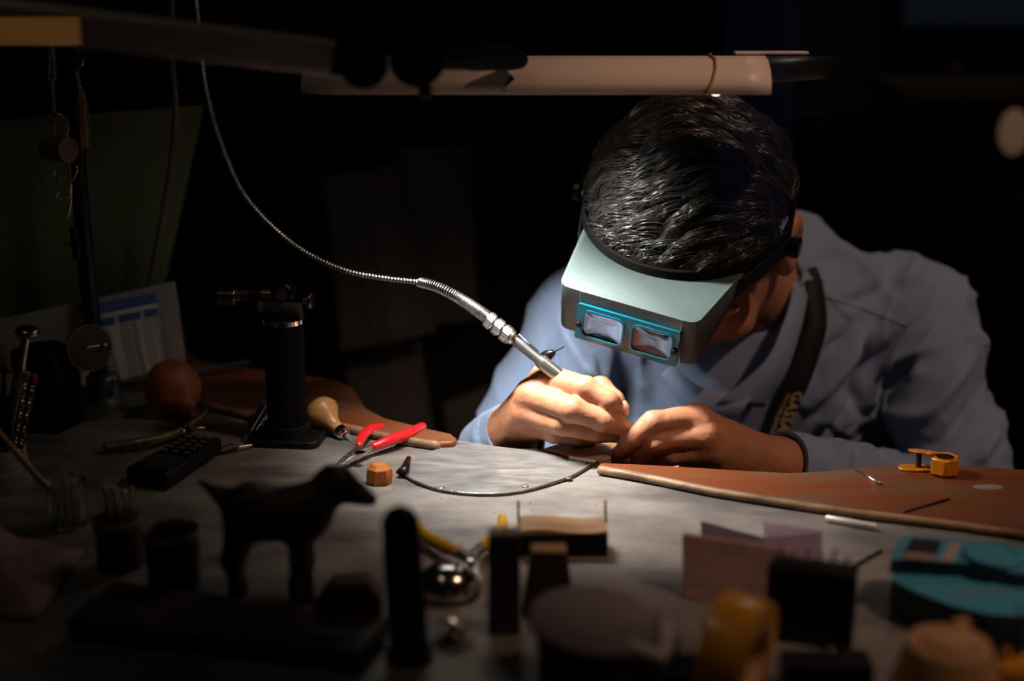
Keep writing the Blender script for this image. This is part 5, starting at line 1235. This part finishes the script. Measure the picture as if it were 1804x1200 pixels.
# carved horse
hy = on(470, 1075).y
def hp(x, y, dy=0.): return np.array(at(x, y, hy+dy))
def sdf_horse(P):
    d = rc(P, hp(448, 905), hp(530, 905), .0185, .0180)
    d = smin(d, ell(P, hp(440, 900), (.017, .015, .019)), .008)
    d = smin(d, rc(P, hp(540, 900), hp(592, 850), .0165, .0105), .010)
    d = smin(d, rc(P, hp(594, 846), hp(652, 880), .0105, .0050), .006)
    d = smin(d, rc(P, hp(600, 862), hp(625, 872), .0085, .0060), .006)
    for s in (-1, 1):
        d = smin(d, rc(P, hp(588, 838, s*.005), hp(584, 824, s*.006), .0035, .0012), .003)
        a, b, c, e = (430, 925), (410, 985), (420, 1030), (414, 1072)
        for q_, w_ in (((a, b), (.0115, .0065)), ((b, c), (.0062, .0046)), ((c, e), (.0046, .0052))):
            d = smin(d, rc(P, hp(q_[0][0]+s*4, q_[0][1], s*.008), hp(q_[1][0]+s*4, q_[1][1], s*.009), *w_), .005)
        a, b, c, e = (528, 925), (532+s*6, 985), (530+s*10, 1030), (534+s*12, 1072)
        for q_, w_ in (((a, b), (.0100, .0060)), ((b, c), (.0058, .0044)), ((c, e), (.0044, .0050))):
            d = smin(d, rc(P, hp(*q_[0], s*.008), hp(*q_[1], s*.009), *w_), .005)
    d = smin(d, rc(P, hp(418, 895), hp(388, 872), .0065, .0055), .006); d = smin(d, rc(P, hp(388, 872), hp(352, 848), .0055, .0022), .004)
    return d
lo_ = np.array(hp(340, 1080))-.02; hi_ = np.array(hp(665, 815))+.022; lo_[1] = hy-.03; hi_[1] = hy+.03; lo_[2] = BZ-.004
v, q = surfnet(sdf_horse, lo_, hi_, .0022); v = relax(v, q, 1)
hr = thing('carved_horse', 'small dark carved wooden horse standing in the foreground facing right', 'horse figurine', (hp(480, 1075)[0], hy, BZ))
hmin = v[:, 2].min()
obj('body', meshof('horse', v, q), K['darkwood'], hr, smooth=180)
bm = nb(); pts = [V(hp(x, y, 0)) for x, y in [(582, 826), (566, 840), (548, 862), (532, 884)]]; tube(bm, spline([tuple(p) for p in pts], 5), [.0045]*15+[.003], 10); obj('mane', bm, K['blackm'], hr, smooth=180)
bm = nb(); ball(bm, hp(452, 880), .010, (1.5, 1.25, .7)); obj('saddle', bm, mat('red_brown_cloth', (.16, .035, .015), .8), hr, smooth=180)
bm = nb(); pb0 = V(hp(470, 1080)); box(bm, (pb0.x, hy, (BZ+hmin)/2+.0018), (.075, .034, max(.004, hmin-BZ+.003))); obj('stand', bm, K['darkwood'], hr, bevel=.001)
# dark wooden block right of the horse's legs
rb = thing('wood_offcut', 'dark rounded block of wood beside the front legs of the horse', 'wood block', tuple(on(610, 1125)))
a = on(545, 1128); b = on(672, 1128); bm = nb(); prism(bm, [(a.x, BZ+.0005), (b.x, BZ+.0005), (b.x-.0005, BZ+.026), (b.x-.008, BZ+.038), (a.x+.014, BZ+.036), (a.x+.002, BZ+.020)], 0, .020)
bmesh.ops.transform(bm, matrix=Matrix(((1, 0, 0, 0), (0, 0, 1, a.y+.004), (0, 1, 0, 0), (0, 0, 0, 1))), verts=bm.verts[:]); obj('block', bm, K['darkwood'], rb, bevel=.003, seg=3)
# cups at the left
def cup(name, label, px, py, zt, r, m, mr):
    c_ = on(px, py, BZ+zt); t_ = thing(name, label, 'cup', (c_.x, c_.y, BZ)); M_ = Matrix.Translation((c_.x, c_.y, BZ)); bm = nb()
    lathe(bm, [(.0, .0005), (r*.86, .0005), (r*.9, .004), (r*.97, zt-.005), (r*.90, zt-.005), (r*.80, .006), (.0, .006)], M_, 48, cap=False); obj('wall', bm, m, t_, smooth=50)
    bm = nb(); rg = [(r*.88, zt-.006), (r*1.0, zt-.006), (r*1.02, zt-.001), (r*.95, zt), (r*.88, zt-.001)]
    vv = [[bm.verts.new(M_ @ V((a*math.cos(2*math.pi*i/48), a*math.sin(2*math.pi*i/48), z))) for i in range(48)] for a, z in rg]
    for A_, B_ in zip(vv, vv[1:]+vv[:1]):
        for i in range(48): bm.faces.new((A_[i], A_[(i+1) % 48], B_[(i+1) % 48], B_[i]))
    obj('rim', bm, mr, t_, smooth=60); return t_
cup('leather_cup', 'dark round cup with a brown rim left of the carved horse', 302, 932, .048, .0195, K['blackm'], mat('brown_rim', (.16, .085, .055), .5))
bp2 = thing('bur_holder', 'round dark wooden holder full of upright burs left of the brown-rimmed cup', 'bur holder', tuple(on(205, 960)))
c_ = on(207, 905, BZ+.040); bm = nb(); lathe(bm, [(.0155, .0005), (.0165, .002), (.0165, .035), (.0150, .038)], Matrix.Translation((c_.x, c_.y, BZ)), 40); obj('block', bm, K['darkwood'], bp2)
bm = nb(); lathe(bm, [(.0172, .030), (.0180, .031), (.0180, .036), (.0172, .037)], Matrix.Translation((c_.x, c_.y, BZ)), 40); obj('rim', bm, K['woodworn'], bp2)
rs = random.Random(11)
for k in range(16):
    a = k*2.4; r_ = .0035*math.sqrt(k)*.95; h = rs.uniform(.010, .022); q_ = V((c_.x+r_*math.cos(a), c_.y+r_*math.sin(a), BZ+.038)); bm = nb(); cyl(bm, q_, q_+V((0, 0, h)), .0008, seg=6)
    lathe(bm, [(.0005, 0), (.0014, .001), (.0011, .003)], Matrix.Translation(q_+V((0, 0, h))), 8); obj('bur', bm, K['nickel'], bp2)
# glass jar with burs and a brush stick
gj = thing('glass_jar', 'small glass jar holding thin burs and a yellow brush stick at the left', 'jar', tuple(on(112, 905)))
c_ = on(113, 848, BZ+.036); M_ = Matrix.Translation((c_.x, c_.y, BZ)); jr = .0150
bm = nb(); lathe(bm, [(0, .0005), (jr*.95, .0005), (jr, .003), (jr, .034), (jr*1.05, .036), (jr*.95, .036), (jr*.9, .033), (jr*.9, .004), (0, .003)], M_, 40, cap=False); obj('glass', bm, K['glass'], gj, smooth=50)
for k in range(14):
    a = k*2.4; r_ = .0029*math.sqrt(k); lx, ly = rs.uniform(-.0015, .0015), rs.uniform(-.0015, .0015); q_ = V((c_.x+r_*math.cos(a), c_.y+r_*math.sin(a), BZ+.004)); h = rs.uniform(.030, .040)
    bm = nb(); cyl(bm, q_, q_+V((lx, ly, h)), .0009, .0007, 6); o = obj('bur', bm, K['steel'] if k % 3 else K['brass']); tag(o, 'thin steel bur standing in the small glass jar' if k % 3 else 'thin brass-coloured bur standing in the small glass jar', 'bur', 'burs in the glass jar')
bt = thing('brush_stick', 'long yellow wooden brush stick leaning into the glass jar from the upper left', 'brush', tuple(at(88, 862, c_.y)))
bm = nb(); S = spline([tuple(at(-60, 690, c_.y-.004)), tuple(at(5, 770, c_.y-.003)), tuple(at(50, 822, c_.y-.001)), tuple(at(96, 872, c_.y))], 6); tube(bm, S, [.0022]*8+[.0026]*11, 12); obj('shaft', bm, K['tanwood'], bt, smooth=180)
bm = nb(); cyl(bm, at(46, 817, c_.y-.0012), at(52, 824, c_.y-.0010), .0030, seg=14); obj('band', bm, K['yellow'], bt)
# crumpled leather in the lower left corner
bm = nb(); nx, ny = 46, 30; G = []
c0_ = on(30, 990)
for j in range(ny+1):
    row = []
    for i in range(nx+1):
        u_, v_ = i/nx, j/ny; x = c0_.x-.14+.185*u_; y = c0_.y-.085+.115*v_
        e_ = (math.sin(math.pi*min(1, max(0, v_)))**.7)*(min(1, (1-u_)*3.2)**.8)*min(1, u_*6)
        z = BZ+.0015+e_*(.033+.006*math.sin(14*u_+9*v_)+.007*math.sin(6*v_*2-9*u_+1)+.003*math.sin(31*u_-14*v_))
        row.append(bm.verts.new((x, y+.01*math.sin(5*u_), max(z, BZ+.0012))))
    G.append(row)
for j in range(ny):
    for i in range(nx): bm.faces.new((G[j][i], G[j][i+1], G[j+1][i+1], G[j+1][i]))
o = obj('leather_pouch', bm, K['leather'], smooth=180); s = o.modifiers.new('s', 'SOLIDIFY'); s.thickness = .0012; s.offset = 1; o.modifiers.new('sub', 'SUBSURF').render_levels = 1
tag(o, 'crumpled mauve brown leather pouch in the lower left corner', 'pouch')
# dark tool box along the bottom left
tbx = thing('tool_tray', 'dark low tray with two brass studs in the bottom left foreground', 'tray', tuple(on(260, 1120)))
a, b = on(120, 1130), on(640, 1190); w_ = b-a; n_ = V((-w_.y, w_.x, 0)).normalized()
bm = nb(); prism(bm, [a[:2], b[:2], (b+n_*.05)[:2], (a+n_*.06)[:2]], BZ+.0004, BZ+.016); obj('body', bm, K['darkwood'], tbx, bevel=.002)
for x in (218, 246):
    q_ = a.lerp(b, (x-120)/520.)+n_*.03+V((0, 0, .016)); bm = nb(); lathe(bm, [(.0018, 0), (.0022, .001), (.0018, .0022), (.0005, .0026)], Matrix.Translation(q_), 14); obj('stud', bm, K['brass'], tbx)
# ---------------------------------------------------------------- background
BY = 1.86
def bpoly(l, y, th=.0012, dy=0.): return [at(a, b, y) for a, b in l]
pt = thing('partition', 'dark cabinet side behind the bench carrying the hanging price lists', 'cabinet', (at(700, 700, BY+.03).x, BY+.03, 0))
xa, xb = at(470, 600, BY).x, at(960, 600, BY).x
bm = nb(); box(bm, ((xa+xb)/2, BY+.05, .75), (xb-xa, .08, 1.5)); obj('body', bm, K['darkc'], pt, bevel=.003)
bm = nb(); q_ = at(880, 330, BY+.008); tube(bm, [q_+V((0, 0, .02)), q_+V((0, -.012, .015)), q_+V((0, -.012, -.015)), q_+V((0, 0, -.02))], .003, 8); obj('handle', bm, K['blackm'], pt, smooth=60)
def paper(label, quad, y, lines, cols_, grp='printed lists behind the bench'):
    t_ = thing('printed_list', label, 'paper', tuple(at(*quad[3], y)), group=grp); Q4 = [at(a, b, y) for a, b in quad]
    bm = nb(); n = 8; A_ = []
    for i in range(n+1):
        u_ = i/n; A_.append([bm.verts.new((Q4[0]*(1-u_)+Q4[1]*u_)*(1-v_)+(Q4[3]*(1-u_)+Q4[2]*u_)*v_+V((0, -.004*math.sin(u_*3.1)*v_, 0))) for v_ in [k/8 for k in range(9)]])
    for i in range(n):
        for k in range(8): bm.faces.new((A_[i][k], A_[i+1][k], A_[i+1][k+1], A_[i][k+1]))
    s_ = obj('sheet', bm, K['dimpaper'], t_, smooth=180)
    bm = nb(); r2 = random.Random(len(label))
    def pq(u_, v_): return (Q4[0]*(1-u_)+Q4[1]*u_)*(1-v_)+(Q4[3]*(1-u_)+Q4[2]*u_)*v_+V((0, -.004*math.sin(u_*3.1)*v_-.0010, 0))
    for (u0, u1) in cols_:
        for k in range(lines):
            if r2.random() < .14: continue
            v0 = .06+.88*k/lines; ue = u0+(u1-u0)*r2.uniform(.5, 1)
            f_ = [bm.verts.new(pq(*c)) for c in ((u0, v0), (ue, v0), (ue, v0+.009), (u0, v0+.009))]; bm.faces.new(f_)
    obj('print', bm, K['inkl'], t_, smooth=0); return t_
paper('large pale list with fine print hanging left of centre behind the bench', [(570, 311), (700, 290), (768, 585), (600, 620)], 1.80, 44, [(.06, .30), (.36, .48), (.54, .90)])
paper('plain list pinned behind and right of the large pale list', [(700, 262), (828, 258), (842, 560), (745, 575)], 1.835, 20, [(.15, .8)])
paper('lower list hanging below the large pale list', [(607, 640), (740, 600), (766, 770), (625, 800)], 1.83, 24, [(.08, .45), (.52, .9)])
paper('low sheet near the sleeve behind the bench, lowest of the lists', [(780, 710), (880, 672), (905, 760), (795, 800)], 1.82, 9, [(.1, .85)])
# the papers hang from pins
# right side: tall cabinet, shelf, rail, counter and lit things
cb2 = thing('tall_cabinet', 'tall dark cabinet standing behind the person at the right', 'cabinet', (at(1470, 600, 2.6).x, 2.6, 0))
xa, xb = at(1384, 100, 2.5).x, at(1553, 100, 2.5).x
bm = nb(); box(bm, ((xa+xb)/2, 2.6, 1.1), (xb-xa, .2, 2.2)); obj('body', bm, mat('grey_blue_cabinet', (.055, .065, .08), .5), cb2, bevel=.004)
bm = nb(); box(bm, (xb+.018, 2.58, 1.1), (.016, .2, 2.2)); obj('door_edge', bm, K['black'], cb2)
ct = thing('back_counter', 'dark counter with a pale front edge in the right background', 'counter', (at(1700, 600, 2.3).x, 2.3, 0))
xa, xb = at(1572, 160, 2.25).x, at(1990, 160, 2.25).x; za, zb_ = at(1700, 150, 2.25).z, at(1700, 178, 2.25).z
bm = nb(); box(bm, ((xa+xb)/2+.012, 2.36, (za+zb_)/2), (xb-xa, .22, za-zb_)); obj('worktop', bm, mat('brown_laminate', (.16, .095, .07), .5), ct, bevel=.002)
bm = nb(); box(bm, ((xa+xb)/2+.012, 2.37, zb_/2-.001), (xb-xa-.02, .18, zb_-.002)); obj('body', bm, K['darkc'], ct)
rg_ = thing('shiny_clip', 'small shiny metal ring standing on the back counter with bright glints', 'ring', (at(1690, 150, 2.3).x, 2.3, za))
rc0 = V((at(1690, 150, 2.28).x, 2.30, za)); bm = nb(); tube(bm, spline([tuple(rc0+V((-.006, 0, 0))), tuple(rc0+V((-.006, 0, .020))), tuple(rc0+V((0, 0, .034))), tuple(rc0+V((.008, 0, .022))), tuple(rc0+V((.010, 0, 0)))], 6), .0028, 12); obj('hoop', bm, K['chrome'], rg_, smooth=180)
# a small shelf lamp lights the counter
def glow(name, label, px, py, y, r_, st, col):
    c_ = at(px, py, y); t_ = thing(name, label, 'lamp', tuple(c_)); bm = nb(); ball(bm, c_, r_, (.8, 1, 1.3)); obj('bulb', bm, mat(name+'_glow_%d' % px, (.3, .2, .1), .5, emit=col, estr=st*.5), t_, smooth=180)
    bm = nb(); cyl(bm, c_+V((0, 0, -r_*1.3)), c_+V((0, 0, -r_*2.2)), r_*.5, seg=14); box(bm, (c_.x, (c_.y+2.285)/2, c_.z-r_*1.9), (.012, 2.285-c_.y, .010)); obj('holder', bm, K['blackm'], t_); return t_
glow('shelf_lamp', 'dim warm lamp at the right edge below the counter', 1786, 232, 2.22, .0275, .16, (1, .55, .32))
bm = nb(); c_ = at(1800, 345, 2.272); ball(bm, c_, .010, (1, 1, 1)); o = obj('metal_ball', bm, K['nickel'], smooth=180); tag(o, 'small round metal ball at the right edge of the background', 'ball')
for i, (ya, yb_) in enumerate(((208, 178), (226, 205))):
    a, b = at(1385, ya, 1.98), at(1620, yb_, 2.17); bm = nb(); tube(bm, [a, b], .0030, 8); o = obj('shelf_rail', bm, mat('rail_grey', (.10, .11, .12), .4, .5), smooth=180)
    tag(o, ('upper', 'lower')[i]+' thin grey rail crossing the dark right background', 'rail', 'rails in the right background')
bm = nb(); a, b = at(1385, 222, 2.0), at(1612, 192, 2.19); zt_ = min(a.z, b.z)+.012; box(bm, ((a.x+b.x)/2, (a.y+b.y)/2+.03, zt_/2), ((b-a).length, .02, zt_), rz=math.atan2((b-a).y, (b-a).x)); o = obj('rail_board', bm, K['darkc']); tag(o, 'tall dark board carrying the two grey rails behind the person', 'board')
# far glowing panel added for the bluish haze at the upper right
bm = nb(); a, b = at(1566, -40, 3.15), at(1900, 46, 3.15); box(bm, ((a+b)/2), (b.x-a.x, .02, a.z-b.z)); o = struct('haze_panel', bm, mat('dim_blue_glow', (.01, .01, .01), .4, emit=(.45, .6, .9), estr=.006)); 
bm = nb(); a, b = at(1387, -40, 2.497), at(1550, 12, 2.497); box(bm, ((a+b)/2), (b.x-a.x, .004, a.z-b.z)); obj('glazed_top', bm, mat('cabinet_glass', (.03, .04, .05), .15), cb2)
light('ring_glint_light', 'POINT', (.55, 2.05, 1.85), .9, (.95, .85, .8), size=.035)  # unseen point light added for the glints on the counter ring
